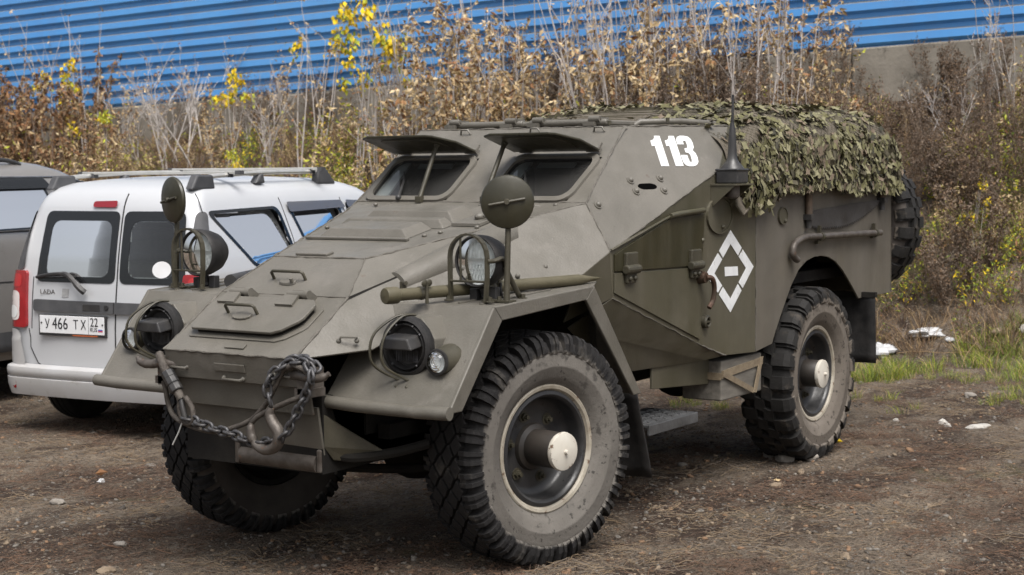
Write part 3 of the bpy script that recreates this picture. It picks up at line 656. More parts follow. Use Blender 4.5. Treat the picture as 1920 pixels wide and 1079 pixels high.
# --- wheels
def revolve_block(mb, sec, a0, a1, n=2):
    """closed section [(r,h)] swept from angle a0 to a1 about the Y axis"""
    k = len(sec); vs = []
    for j in range(n+1):
        a = a0+(a1-a0)*j/n
        vs += [(r*sin(a), h, r*cos(a)) for r, h in sec]
    fs = [tuple(range(k-1, -1, -1)), tuple(range(n*k, n*k+k))]
    for j in range(n):
        for i in range(k):
            l = (i+1) % k; fs.append((j*k+i, j*k+l, (j+1)*k+l, (j+1)*k+i))
    mb.add(vs, fs)
def tyre_meshes(kind):
    R = .476
    prof = [(.262,-.095),(.285,-.118),(.33,-.136),(.38,-.141),(.412,-.137),(.437,-.122),(.449,-.09),(.453,0),(.449,.09),(.437,.122),(.412,.137),(.398,.1405),(.393,.137),(.38,.141),(.345,.1385),(.340,.1405),(.335,.1385),(.30,.126),(.285,.118),(.262,.095)]
    c = MB().lathe([(r, h) for r, h in prof], (0,0,0), (0,1,0), 88)
    nn_ = 88
    for j in range(len(prof)-1):
        h_ = (prof[j][1]+prof[j+1][1])/2; r_ = (prof[j][0]+prof[j+1][0])/2
        if h_ < .12 and r_ > .3 or h_ < 0 or r_ > .404:
            for i in range(nn_): c.mi[j*nn_+i] = 2 if h_ < -.1 else 1
    me = c.mesh('tyre', [TYREF if kind == 'front' else TYRER, TYREF if kind == 'front' else TYRER, INNERW], 50)
    t = MB(); random.seed(8)
    if kind == 'front':
        N = 33; da = 2*pi/N
        for i in range(N):
            for sd in (-1, 1):
                a = i*da + (da*.5 if sd < 0 else 0)
                full = lambda o, oh: [(R-o, sd*.085), (R-.002-o, sd*(.118-oh)), (R-.018-o, sd*(.139-oh)), (.430, sd*(.1485-oh)), (.400, sd*(.1490-oh)), (.390, sd*(.1430-oh*.3)), (.395, sd*.12), (.445, sd*.085)]
                hw = da*.30
                revolve_block(t, full(0, 0), a-hw, a-hw*.34, 1); revolve_block(t, full(0, 0), a+hw*.34, a+hw, 1); revolve_block(t, full(.006, .007), a-hw*.34, a+hw*.34, 1)
            for row, hh in enumerate((-.066, -.022, .022, .066)):
                a = i*da + (da/2 if row % 2 else 0); w2 = da*.46; d2 = .030
                top = [(R, 0., hh-d2), (R, w2, hh), (R, 0., hh+d2), (R, -w2, hh)]
                vs = [((rr)*sin(a+x), h, (rr)*cos(a+x)) for rr, x, h in top] + [((R-.026)*sin(a+x*1.04), h, (R-.026)*cos(a+x*1.04)) for rr, x, h in top]
                t.add(vs, [(0,1,2,3),(0,4,5,1),(1,5,6,2),(2,6,7,3),(3,7,4,0)])
    else:
        N = 24; da = 2*pi/N
        for i in range(N):
            for sd in (-1, 1):
                a = i*da + (da*.5 if sd < 0 else 0); hw = da*.27
                sec = lambda o: [(R-o, sd*.045), (R-o-.002, sd*.115), (R-.022-o, sd*.143), (.424, sd*.1510), (.394, sd*.1500), (.385, sd*.143), (.395, sd*.12), (.44, sd*.045)]
                revolve_block(t, sec(0), a-hw, a+hw, 2); revolve_block(t, [(r-.016 if r > .45 else r, h*.985) for r, h in sec(0)], a+hw*1.0, a+hw*1.45, 1)
            for row, hh in ((0, -.022), (1, .022)):
                a = i*da + (da/2 if row else 0); w2 = da*.34
                top = [(R, -w2, hh-.026), (R, w2*.6, hh-.030), (R, w2, hh+.026), (R, -w2*.6, hh+.030)]
                vs = [((rr)*sin(a+x), h, (rr)*cos(a+x)) for rr, x, h in top] + [((R-.028)*sin(a+x*1.1), h, (R-.028)*cos(a+x*1.1)) for rr, x, h in top]
                t.add(vs, [(0,1,2,3),(0,4,5,1),(1,5,6,2),(2,6,7,3),(3,7,4,0)])
    tm = t.mesh('tread_blocks', TYREF if kind == 'front' else TYRER)
    return me, tm
TY = {k: tyre_meshes(k) for k in ('front', 'rear')}
rim_m = MB().lathe([(.262,.085),(.264,.100),(.258,.104),(.246,.101),(.242,.094),(.236,.088)], (0,0,0), (0,1,0), 64).mesh('wheel', CREAM, 40)
bowl_m = MB().lathe([(.241,.085),(.236,.094),(.222,.098),(.213,.092),(.208,.078),(.204,.03),(.190,.012),(.165,.008),(.10,.012),(.001,.012)], (0,0,0), (0,1,0), 64).mesh('wheel_bowl', RIMB, 45)
back_m = MB().lathe([(.262,-.09),(.255,-.10),(.235,-.09),(.225,-.03),(.20,0),(.001,0)], (0,0,0), (0,1,0), 48).mesh('wheel_back', UNDER, 45)
HUBM = mat('greasy_hub', (.016,.014,.012), (.034,.028,.023), 10, .5, spots=[((.075,.06,.045), 14, .64, .12)])
HUB = {k: MB().lathe([(.10,.010),(.094,.03),(.076,.04),(.074,L-.012),(.070,L-.006),(.001,L-.006)], (0,0,0), (0,1,0), 32).mesh('hub', HUBM, 40) for k, L in (('front', .187), ('rear', .135))}
CAPM = {k: MB().lathe([(.076,L-.010),(.079,L-.002),(.076,L+.010),(.055,L+.016),(.001,L+.018)], (0,0,0), (0,1,0), 32).cyl((0,L+.015,0), (0,L+.032,0), .010, .008, 8).mesh('hub_cap', CAPW, 40) for k, L in (('front', .187), ('rear', .135))}
nutm = MB().cyl((0,0,0), (0,.016,0), .019, .017, 6).cyl((0,.016,0), (0,.03,0), .010, .009, 8).cyl((0,-.002,0), (0,.003,0), .026, .026, 12).mesh('wheel_nut', DARKP)
def wheel(loc, rz, kind, rx=0, nuts=True, label=None, par=car):
    w_ = ob('wheel', rim_m, par, loc=loc, rot=(rx, 0, rz), label=label)
    ty, tr = TY[kind]
    ob('tyre', ty, w_); ob('tread_blocks', tr, w_, kind='stuff'); ob('wheel_bowl', bowl_m, w_); ob('wheel_back', back_m, w_)
    if nuts:
        ob('hub', HUB[kind], w_); ob('hub_cap', CAPM[kind], w_)
        for k in range(6):
            a = k*pi/3+.35; ob('wheel_nut', nutm, w_, loc=(.135*sin(a), .010, .135*cos(a)))
    return w_
st = -.211
wheel((.032, .769, .497), st, 'front', label='front wheel turned outwards with pale rim ring and white hub cap')
wheel((-.031, -.766, .437), st+pi, 'front')
wheel((-2.70, .749, .500), 0, 'rear', label='rear wheel with chunky muddy tread')
wheel((-2.70, -.749, .45), pi, 'rear')
sw = wheel((-4.03, .46, 1.285), pi/2, 'rear', nuts=False, label='spare wheel bolted upright on the tail'); 
MB().box((-3.9, .46, 1.285), (.12, .25, .25)).obj('spare_bracket', DARKP, car)
# --- underside
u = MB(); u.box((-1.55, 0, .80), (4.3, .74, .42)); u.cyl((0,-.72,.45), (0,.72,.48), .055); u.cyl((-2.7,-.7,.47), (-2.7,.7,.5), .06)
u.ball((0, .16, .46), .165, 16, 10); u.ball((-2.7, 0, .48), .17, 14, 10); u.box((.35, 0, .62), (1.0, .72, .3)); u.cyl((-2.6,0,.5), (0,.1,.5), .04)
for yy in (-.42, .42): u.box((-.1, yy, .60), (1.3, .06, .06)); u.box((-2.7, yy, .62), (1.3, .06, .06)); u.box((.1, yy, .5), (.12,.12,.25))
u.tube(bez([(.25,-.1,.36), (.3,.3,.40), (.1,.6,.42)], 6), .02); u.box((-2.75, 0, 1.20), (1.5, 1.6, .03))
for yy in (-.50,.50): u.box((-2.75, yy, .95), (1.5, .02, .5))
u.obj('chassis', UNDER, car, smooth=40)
MB().cyl((.835, -.065, .508), (.835, .33, .506), .036, n=16).obj('roller', STEEL, car, smooth=40)
for yy in (-.08, .345): MB().box((.80, yy, .52), (.12, .022, .09)).obj('roller_bracket', STEEL, car, bevel=.006)
MB().tube(bez([(.78,.34,.54),(.74,.42,.525),(.62,.52,.535),(.50,.60,.56)], 5), .020, 8).obj('steering_rod', UNDER, car, smooth=40)
random.seed(4); gp_ = [(.842,.36,.70),(.842,.36,.575)]+[(.80-.022*k, .37+.018*k, .525+random.uniform(-.012,.012)) for k in range(7)]+[(.655,.50,.545),(.76,.42,.63)]
MB().prism(gp_, (-.012,-.006,.0)).obj('corner_gusset', DARKP, car, bevel=.002)
# --- left side fittings
def sp_(x, z, d=0.): return V3((x, YS+d, z))
fl_ = [( -.535,1.258),(-.968,1.381),(-1.044,1.398),(-1.379,1.413),(-1.352,1.166),(-.535,1.183)]
dl_ = [(-.535,1.175),(-1.352,1.158),(-1.337,.812),(-.535,1.088)]
door = MB().prism([sp_(x, z, .001) for x, z in dl_], (0, .007, 0)).obj('door', SIDEP, car, bevel=.002)
flap = MB().prism([sp_(x, z, .001) for x, z in fl_], (0, .010, 0)).obj('door_flap', GREEN, car, bevel=.002, label='dark green fold-down upper door flap')
MB().tube([sp_(-.512,1.277,.004), sp_(-.965,1.394,.014), sp_(-1.042,1.412,.016)], .006, 6).tube([sp_(-1.02,1.410,.02), sp_(-1.10,1.418,.022), sp_(-1.352,1.428,.02)], .013, 8).obj('drip_rail', SIDEP, flap, smooth=50)
for xx, z0 in ((-.655,1.187),(-1.265,1.172)):
    hg = MB(); hg.prism([sp_(xx+.052, z0+.015, .008), sp_(xx-.052, z0+.015, .008), sp_(xx-.048, z0+.075, .008), sp_(xx+.048, z0+.075, .008)], (0,.022,0))
    hg.prism([sp_(xx+.045, z0-.01, .008), sp_(xx-.045, z0-.01, .008), sp_(xx-.04, z0-.062, .008), sp_(xx+.04, z0-.062, .008)], (0,.018,0))
    hg.cyl(sp_(xx+.058, z0, .026), sp_(xx-.058, z0, .026), .021); hg.obj('hinge', DARKP, flap, bevel=.006)
    for k in (-.022, .022): MB().ball(sp_(xx+k, z0-.04, .028), .012, 8, 6).obj('hinge_bolt', DARKP, flap, smooth=80)
RUSTY = mat('rusty_handle', (.095, .048, .030), (.055, .038, .026), 18, .5, metal=.3, bump=.2)
c = sp_(-1.33, 1.11, .004); MB().cyl(c, c+V3((0,.04,0)), .033, .026, 14).tube(bez([c+V3((0,.04,0)), c+V3((-.03,.055,-.005)), c+V3((-.055,.055,-.05)), c+V3((-.05,.05,-.11)), c+V3((-.02,.045,-.145))], 5), .012, 8).obj('door_handle', RUSTY, door, smooth=40)
c = sp_(-1.392,.894,.0); MB().lathe([(.032,0),(.032,.02),(.024,.028),(.018,.024),(.018,.008),(.001,.006)], c, (0,1,0), 18).box(c+V3((0,.02,0)), (.05,.012,.008)).obj('lock', DARKP, door, smooth=40)
MB().ball(sp_(-1.36,1.285,.008), .013, 8, 6).obj('bolt', SIDEP, car, smooth=80)
# diamond emblem: four chevrons and a centre block
Cx, Cz, hw_, hh_ = -1.672, 1.119, .262, .203; wq = .665
def dpt(a, b, k): return sp_(Cx+a*hw_*k, Cz+b*hh_*k, .0012)
tips = [(0,1),(-1,.045),(0,-1),(1,.0)]
for i in range(4):
    t0 = tips[i]; pv = tips[i-1]; nx_ = tips[(i+1) % 4]
    f = .475
    def L_(p, q, t): return (p[0]+(q[0]-p[0])*t, p[1]+(q[1]-p[1])*t)
    a = L_(t0, pv, f); b = L_(t0, nx_, f)
    MB().prism([dpt(*a, 1), dpt(*t0, 1), dpt(*b, 1), dpt(*b, wq), dpt(*t0, wq), dpt(*a, wq)], (0,.0012,0)).obj('painted_chevron', WHITEP, car)
MB().prism([sp_(x, z, .0012) for x, z in ((-1.607,1.144),(-1.752,1.139),(-1.757,1.094),(-1.612,1.098))], (0,.0012,0)).obj('painted_block', WHITEP, car)
for xx, zz, r, rz_ in ((-1.548,1.40,.138,.092),(-2.276,1.376,.055,.045)):
    rim_ = MB(); n = 28; 
    for k in range(n):
        t0, t1 = 2*pi*k/n, 2*pi*(k+1)/n
        rim_.prism([sp_(xx+r*cos(t0), zz+rz_*sin(t0), .0), sp_(xx+r*cos(t1), zz+rz_*sin(t1), .0), sp_(xx+r*.9*cos(t1), zz+rz_*.9*sin(t1), .0), sp_(xx+r*.9*cos(t0), zz+rz_*.9*sin(t0), .0)], (0,.012,0))
    rm = rim_.obj('cover_ring', SIDEP, car)
    MB().prism([sp_(xx+r*.88*cos(2*pi*k/n), zz+rz_*.88*sin(2*pi*k/n), .001) for k in range(n)], (0,.007,0)).ball(sp_(xx-.02, zz-rz_*.62, .012), .011, 8, 6).obj('cover_disc', SIDEP, rm)
# antenna on its bracket
an = MB().box((-1.555, .90, 1.548), (.20, .14, .008)).prism([(-1.46,.836,1.545),(-1.46,.965,1.545),(-1.46,.836,1.435)], (-.006,0,0)).prism([(-1.64,.836,1.545),(-1.64,.965,1.545),(-1.64,.836,1.435)], (-.006,0,0)).obj('antenna_bracket', SIDEP, car)
MB().box((-1.56,.90,1.588), (.12,.115,.07)).box((-1.56,.90,1.618), (.13,.125,.012)).obj('antenna_base', BLACKM, an, bevel=.006)
MB().lathe([(.058,1.624),(.052,1.634),(.036,1.652),(.025,1.670),(.0215,1.70),(.019,1.76),(.015,1.81),(.009,1.845)], (-1.56,.90,0), (0,0,1), 16).obj('antenna_boot', BLACKM, an, smooth=40)
MB().cyl((-1.56,.90,1.83), (-1.566,.90,1.978), .0075, .006, 8).obj('antenna_mast', BLACKM, an, smooth=40)
MB().cyl((-1.56,.90,1.545), (-1.56,.90,1.50), .038).lathe([(.038,0),(.036,-.012),(.02,-.02),(.001,-.022)], (-1.56,.90,1.50), (0,0,1), 14).obj('antenna_mount', STEEL, an, smooth=40)
# skirt plate, strapped box, step, mud flaps
sk = MB().prism([(-1.05,.74,.70),(-1.58,.74,.695),(-1.63,.74,.68),(-1.665,.74,.65),(-1.675,.74,.61),(-1.675,.74,.555),(-1.05,.74,.60)], (0,-.012,0)).obj('skirt_plate', SIDEP, car, bevel=.003)
GREYWOOD = mat('grey_box', (.17,.155,.13), (.11,.10,.085), 6, .8, bump=.2, bscale=40, sstretch=(1,6,6))
bx = MB().box((-1.86, .70, .575), (.46,.22,.20)).obj('tool_box', GREYWOOD, car, bevel=.008)
WEB = mat('canvas_strap', (.22,.175,.115), (.17,.13,.085), 30, .9, bump=.4, bscale=200)
MB().prism([(-1.625,.812,.590),(-2.09,.812,.615),(-2.09,.812,.652),(-1.625,.812,.628)], (0,.006,0)).prism([(-1.628,.816,.60),(-1.628,.818,.63),(-1.98,.825,.500),(-1.96,.823,.478)], (0,.005,0)).prism([(-2.09,.816,.655),(-2.055,.816,.655),(-1.95,.828,.485),(-1.985,.828,.480)], (0,.005,0)).box((-1.62,.70,.60), (.006,.225,.036)).obj('strap', WEB, bx)
STEPM = mat('worn_step_alu', (.13,.132,.136), (.07,.07,.07), 9, .45, metal=.4, bump=.2)
stp = MB().box((-1.12, .68, .452), (.48,.28,.016)).box((-1.12,.815,.435), (.48,.014,.05)).obj('step', STEPM, car, bevel=.004)
tp = MB()
for i in range(12):
    for j in range(5): tp.box((-.91-i*.038, .60+j*.045, .4615), (.024,.008,.004), ROT(0,0,.8 if (i+j) % 2 else -.8))
tp.obj('step_tread', STEPM, stp, kind='stuff'); MB().box((-1.12, .56, .56), (.04,.04,.24)).obj('step_hanger', UNDER, stp)
def flapm(x, y0, y1, z0, z1, lean):
    g_ = MB().grid(lambda u_, v_: (x+lean*(1-v_)+.012*sin(u_*5+v_*3), y0+(y1-y0)*u_, z0+(z1-z0)*v_), 6, 8)
    o = g_.obj('mud_flap', RUBBER, car, smooth=60); md = o.modifiers.new('s', 'SOLIDIFY'); md.thickness = .010
for s in (1, -1):
    flapm(-.66, s*.62, s*.88, .24, .66, -.12); flapm(-3.40, s*.58, s*.915, .485, .89, .0)
MB().box((-3.40,.75,.885), (.03,.34,.03)).obj('mud_flap_bracket', UNDER, car)
# --- roof hatches
for (x0, x1, y0, y1, nm) in ((-1.14,-1.62,-.50,-.02,0),(-1.14,-1.62,.0,.46,0)):
    hh = MB().box(((x0+x1)/2, (y0+y1)/2, 1.848), (x0-x1, y1-y0-.01, .022)).tube([(x0,y0+.01,1.85),(x0,y1-.01,1.85)], .017, 8).obj('roof_hatch', ARMY, car, bevel=.006, smooth=40)
    for yy in (y0+.07, y1-.07): MB().cyl((x0+.015,yy-.03,1.865), (x0+.015,yy+.03,1.865), .015).box((x0-.02,yy,1.868), (.07,.07,.012)).box((x0+.03,yy-.02,1.842), (.03,.06,.02)).obj('hinge', ARMY, hh, smooth=35)
MB().tube([(-1.40,.45,1.838),(-1.42,.47,1.856),(-1.60,.60,1.860),(-1.80,.68,1.850),(-1.84,.69,1.838)], .014, 8).obj('roof_rail', ARMY, car, smooth=50)
for p in ((-1.11,.48,1.835),(-1.06,-.55,1.835),(-1.5,.58,1.855)): MB().cyl(p, V3(p)+V3((0,0,.02)), .010, n=8).obj('stud', DARKP, car)
# --- tow hooks, nose brackets
def towhook(s):
    MB().box((.925, s*.37, .835), (.10,.045,.11)).box((.93, s*.37, .80), (.09,.075,.03)).tube(bez([(.95, s*.30, .862),(.975, s*.36, .868),(.985, s*.42, .862),(.985, s*.47, .864),(.975, s*.505, .882)], 5), [.020]*6+[.019]*4+[.018]*4+[.016]*4+[.010]*3, 10).obj('tow_hook', STEEL, car, smooth=50)
towhook(1); towhook(-1)
# ================================================================= LOOSE THINGS CARRIED BY THE CAR
# wooden stake lying on the left wing
a, b = V3((.70,.552,1.152)), V3((-.37,.868,1.166)); d = (b-a).normalized()
WOODG = mat('painted_wood_stake', (.070,.061,.033), (.095,.082,.048), 12, .6, bump=.15, bscale=60)
st_ = MB().lathe([(.001,-.004),(.030,0),(.033,.008),(.033,.055),(.024,.062),(.0235,.9),(.0235,.99),(.001,1.12)], a, d, 14).obj('wooden_stake', WOODG, None, smooth=35)
tag(st_, 'olive pointed wooden stake clamped along the top of the front wing', 'stake')
for t in (.17, .53):
    c = a+d*t; MB().lathe([(.026,-.012),(.028,0),(.026,.012)], c, d, 14).cyl(c+V3((.0,.03,-.04)), c+V3((0,.03,.035)), .007).ball(c+V3((.014,.03,.04)), .012, 8, 6, (1.8,.5,1.2)).ball(c+V3((-.014,.03,.04)), .012, 8, 6, (1.8,.5,1.2)).obj('clamp', DARKP, st_, smooth=40)
# crosscut saw on the side plate
BLADE = mat('saw_blade', (.10,.098,.098), (.065,.06,.058), 8, .5, metal=.6, bump=.15, spots=[((.18,.14,.11), 20, .64, .08)])
top = [(-2.60,1.385)]+[(-2.60-i*.1, 1.392+.004*i) for i in range(1, 10)]+[(-3.62,1.43)]
sawp = [(-3.64,1.40),(-3.62,1.36)]
import itertools
low = [(-3.62+ (1.04)*k/40, 1.405-.118*sin(pi/2*min(1, k/24))+.03*max(0, (k-30)/10)**2) for k in range(41)]
teeth = []
for i, (x, z) in enumerate(low): teeth += [(x, z+.012), (x+.008, z-.004)]
saw = MB().prism([sp_(x, z, .012) for x, z in top+teeth], (0,.003,0)).obj('crosscut_saw', BLADE, None)
tag(saw, 'dark crosscut saw with a curved toothed blade strapped to the rear side plate', 'saw')
for x, z0, z1 in ((-2.575,1.30,1.545),(-3.645,1.37,1.60)):
    MB().cyl(sp_(x, z0+.06, .022), sp_(x, z1, .022), .019, .021, 10).obj('handle', mat('saw_handle', (.11,.075,.05), (.07,.05,.035), 20, .7), saw, smooth=40)
    MB().cyl(sp_(x, z0, .022), sp_(x, z0+.07, .022), .016, .018, 10).box(sp_(x, z0+.06, .022), (.05,.05,.03)).obj('ferrule', BLACKM, saw, smooth=40)
# crank bar
cb = MB().tube(bez([sp_(-3.60,1.238,.03), sp_(-3.2,1.245,.03), sp_(-2.8,1.25,.03), sp_(-2.58,1.255,.03), sp_(-2.46,1.248,.03), sp_(-2.375,1.222,.03), sp_(-2.352,1.18,.03), sp_(-2.375,1.152,.03), sp_(-2.41,1.138,.03)], 6), .0185, 10).obj('crank_bar', STEEL, None, smooth=50)
tag(cb, 'grey steel crank bar with hooked end clipped under the saw', 'bar')
for x in (-2.72, -3.52): MB().cyl(sp_(x-.012,1.249 if x > -3 else 1.239,.03), sp_(x+.012,1.249 if x > -3 else 1.239,.03), .024).box(sp_(x, 1.285 if x > -3 else 1.27, .02), (.02,.02,.05)).box(sp_(x+.02,1.22,.02), (.03,.02,.02)).obj('clip', DARKP, cb, smooth=40)
# tow chain, each link its own piece
def path_pts(pts, step):
    P = bez(pts, 10); out = [P[0]]; acc = 0
    for i in range(1, len(P)):
        seg = P[i]-P[i-1]; L = seg.length; pos = 0
        while acc+L-pos >= step:
            pos += step-acc; out.append(P[i-1]+seg*(pos/L)); acc = 0
        acc += L-pos
    return out
def link_mesh(L, W, r):
    pts = []
    for k in range(20):
        t = 2*pi*k/20; pts.append(((L/2-W/2)*(1 if cos(t) > 0 else -1)*(1 if abs(cos(t)) > 1e-6 else 0)+W/2*cos(t), W/2*sin(t), 0))
    return MB().tube(pts, r, 7, True).mesh('link', CHAINM, 80)
LK = link_mesh(.052, .034, .0068)
chain = thing('tow_chain', 'steel tow chain looped round the tow hooks across the nose', 'chain', (1.0, 0, .6))
cp = [(1.0,-.205,.661),(1.005,-.138,.652),(1.005,-.09,.639),(1.0,-.033,.627),(1.0,.018,.623),(1.0,.073,.611),(1.0,.128,.600),(1.0,.183,.601),(1.01,.238,.610),(1.02,.319,.643),(1.02,.36,.697),(1.02,.396,.750),(1.02,.428,.802),(1.02,.452,.854),(1.01,.445,.900),(1.0,.405,.918),(.995,.352,.916),(1.0,.299,.896),(1.01,.258,.867),(1.015,.235,.829),(1.015,.235,.80),(1.01,.242,.765),(1.01,.25,.74)]
def lay_links(pts, par, step=.0385, tw=0):
    P = path_pts(pts, step); o_ = par.location
    for i, p in enumerate(P):
        t = (P[min(i+1, len(P)-1)]-P[max(i-1, 0)]).normalized()
        q = t.to_track_quat('X', 'Z').to_matrix() @ ROT((pi/2 if i % 2 else 0)+tw+random.uniform(-.2, .2), 0, 0)
        l = ob('link', LK, par, loc=p-o_, rot=q.to_euler())
random.seed(11); lay_links(cp, chain)
lay_links([(1.0,.43,.905),(1.01,.45,.89),(1.02,.455,.86)], chain); lay_links([(.99,.30,.905),(.975,.35,.93),(.97,.41,.925),(.975,.44,.90)], chain, tw=.6)
# hanging hook of the chain
hk = bez([(1.012,.25,.742),(1.012,.240,.715),(1.012,.255,.685),(1.012,.285,.645),(1.012,.272,.600),(1.012,.222,.578),(1.012,.172,.588),(1.012,.146,.625),(1.012,.143,.672)], 4)
n = len(hk); MB().tube([p-chain.location for p in hk], [.011+.012*sin(pi*min(1,i/(n*.8)))**.7+.001 if i < n*.8 else .011+.01*(1-(i/n-.8)/.2) for i in range(n-1)]+[.005], 10).obj('lifting_hook', STEEL, chain, smooth=60)
# wire rope with clamps
rope = thing('wire_rope', 'brown wire tow rope with crimped clamps hanging from the nose hooks', 'wire rope', (.98, -.1, .65))
def rl(pts, r, nm='strand', m_=None, n=8): MB().tube([p-rope.location for p in bez(pts, 8)], r, n).obj(nm, m_ or ROPEM, rope, smooth=60)
rl([(.985,-.37,.905),(.995,-.350,.885),(1.0,-.327,.853),(1.0,-.299,.816),(1.0,-.267,.776),(1.0,-.236,.735)], .019)
rl([(.99,-.345,.80),(.985,-.338,.76),(.98,-.329,.701),(.985,-.286,.655),(.99,-.184,.627),(.985,-.068,.618),(.98,.018,.640),(.98,.116,.680),(.985,.2,.751),(.99,.256,.827),(.995,.298,.885),(1.0,.351,.905)], .0105)
rl([(1.0,.128,.60),(1.0,.120,.64),(1.0,.150,.685),(1.0,.215,.722),(1.0,.313,.763),(1.0,.406,.80),(1.01,.446,.842),(1.01,.425,.888),(1.0,.343,.91)], .0105)
rl([(1.0,-.238,.745),(1.0,-.248,.70),(1.0,-.232,.655),(1.0,-.20,.640),(1.0,-.175,.660),(1.0,-.180,.705),(1.0,-.215,.745)], .0115)
rl([(1.0,-.24,.74),(1.005,-.225,.70),(1.005,-.213,.66)], .012, 'strand', BLACKM)
for t in (.45, .62, .82):
    a = V3((1.0,-.350,.885)).lerp(V3((1.0,-.250,.755)), t); d = V3((0,.1,-.13)).normalized()
    MB().lathe([(.022,-.018),(.028,-.014),(.028,.014),(.022,.018)], a-rope.location, d, 8, True, True).obj('clamp', BLACKM, rope, bevel=.003)
MB().tube([p-rope.location for p in (V3((1.0,-.235,.645)), V3((1.0,-.258,.60)), V3((1.0,-.292,.549)))], .003, 5).obj('tie', mat('pale_tie', (.5,.5,.48), None, rough=.5), rope)
# ---------------------------------------------------------------- canvas over the crew compartment and the camouflage net
CANVAS = mat('brown_canvas', (.100,.085,.064), (.130,.110,.084), 3, .95, bump=.35, bscale=180, spots=[((.09,.08,.055), 4, .6, .1)])
def drape(u_, v_, off=0., low=1.50):
    """u along the car (front to back), v round the section from the left hem over the top to the right hem"""
    x = -1.66-2.33*u_; x2 = x
    ht = 1.855+.105*sm((u_-.0)/.4)+.012*sin(u_*9)-.02*sm((u_-.9)/.1)
    end = sm((u_-.90)/.10)
    w = (.845+.035*sm(u_/.3))*(1-.10*end**2)
    a = pi*v_; ca, sa = cos(a), sin(a)
    y = w*(1 if ca > 0 else -1)*abs(ca)**.42
    z = low+(ht-end*.10-low)*abs(sa)**.62
    k = .012*fbm(x*4, y*4, z*4)+.006*fbm(x*11, y*9, z*9)
    n_ = V3((0, ca, sa*.8+.2)).normalized()
    return V3((x, y, z))+n_*(k+off)+V3((-.05*end*abs(sa), 0, 0))
tp = MB().grid(lambda u_, v_: drape(u_, v_), 60, 64)
P0 = [drape(1, j/40) for j in range(41)]; tp.poly(P0[::-1])
tarp = tp.obj('canvas_cover', CANVAS, None, smooth=180)
tag(tarp, 'brown canvas cover stretched over the crew compartment beneath the net', 'canvas cover')
net = thing('camouflage_net', 'camouflage net of green and brown cloth scraps draped over the rear roof', 'camouflage net', (-2.8, 0, 1.5))
SCR = [mat('net_scrap_%s' % nm, c1, c2, 14, .9, bump=.2) for nm, c1, c2 in (('green', (.105,.100,.042), (.135,.125,.058)), ('pale', (.170,.160,.088), (.210,.193,.115)), ('olive', (.068,.060,.036), (.098,.085,.055)), ('brown', (.145,.108,.074), (.180,.138,.100)), ('dark', (.030,.030,.018), (.045,.041,.027)))]
random.seed(21)
def scrap_geo(rnd, S):
    """a ragged curled cut of cloth, local x/y plane"""
    k = 8; pts = []
    for i in range(k):
        t = 2*pi*i/k; r = S*(1. if i % 2 else .62)*rnd.uniform(.75, 1.2); pts.append(V3((r*cos(t)*1.3, r*sin(t)*.68, 0)))
    cu = rnd.uniform(4, 9)*rnd.choice((1, -1)); tw = rnd.uniform(-1, 1)*5
    for p in pts: p.z = cu*p.x*abs(p.x)*.8 + cu*p.y*p.y + tw*p.x*p.y
    return [V3((0, 0, 0))]+pts, [(0, i, i % k+1) for i in range(1, k+1)]
SCM = []
for i in range(15):
    v_, f_ = scrap_geo(random, .027); SCM.append(MB().add(v_, f_).mesh('cloth_scrap', SCR[[0,1,2,3,0,4,1,0,3,2,1,0,1,2,0][i]]))
hem_cut = lambda u_: .0
def scrap_frame(u_, v_, off):
    p = drape(u_, v_, off); e = .01
    tx = (drape(min(1,u_+e), v_, off)-p); ty = (drape(u_, min(1, v_+e), off)-p); nn = tx.cross(ty).normalized()
    if nn.z < 0 and v_ > .05 and v_ < .95: nn = -nn
    if v_ <= .05 and nn.y < 0: nn = -nn
    return p, nn
stuffs = [MB() for _ in SCR]; cnt = 0; singles = []
def hem(u_):     # how far below the canvas hem the net hangs on the left
    return .015+.10*max(0, sin(u_*2.2+.15))*(1-sm(u_/.30))*1.5+.02*sin(u_*23)+.03*sin(u_*9+1)
N_ = 6200
for i in range(N_):
    u_ = random.random()**.95; r = random.random()
    if r < .80: v_ = random.random()**1.15*.56
    else: v_ = random.uniform(.5, 1)
    bald = fbm(u_*5, v_*7, 4.)
    if .16 < v_ < .6 and bald > (.06 if u_ < .4 else -.06) and random.random() < .9: continue
    if u_ < .07 and v_ < .28 and random.random() < .9: continue
    p, nn = scrap_frame(u_, v_, random.uniform(.004, .035))
    side = 1-sm((p.z-1.68)/.2)
    down = V3((0,0,-1)); tz = nn.lerp(V3((0,1 if p.y > 0 else -1,0)), side*.6)
    tz = (tz+V3([random.uniform(-.55,.55) for _ in range(3)])).normalized()
    M_ = tz.to_track_quat('Z', 'Y').to_matrix() @ ROT(0, 0, random.uniform(0, 2*pi) if side < .5 else pi/2+random.gauss(0, .6))
    sc_ = random.uniform(.55, 1.25)
    singles.append((p, M_, sc_))
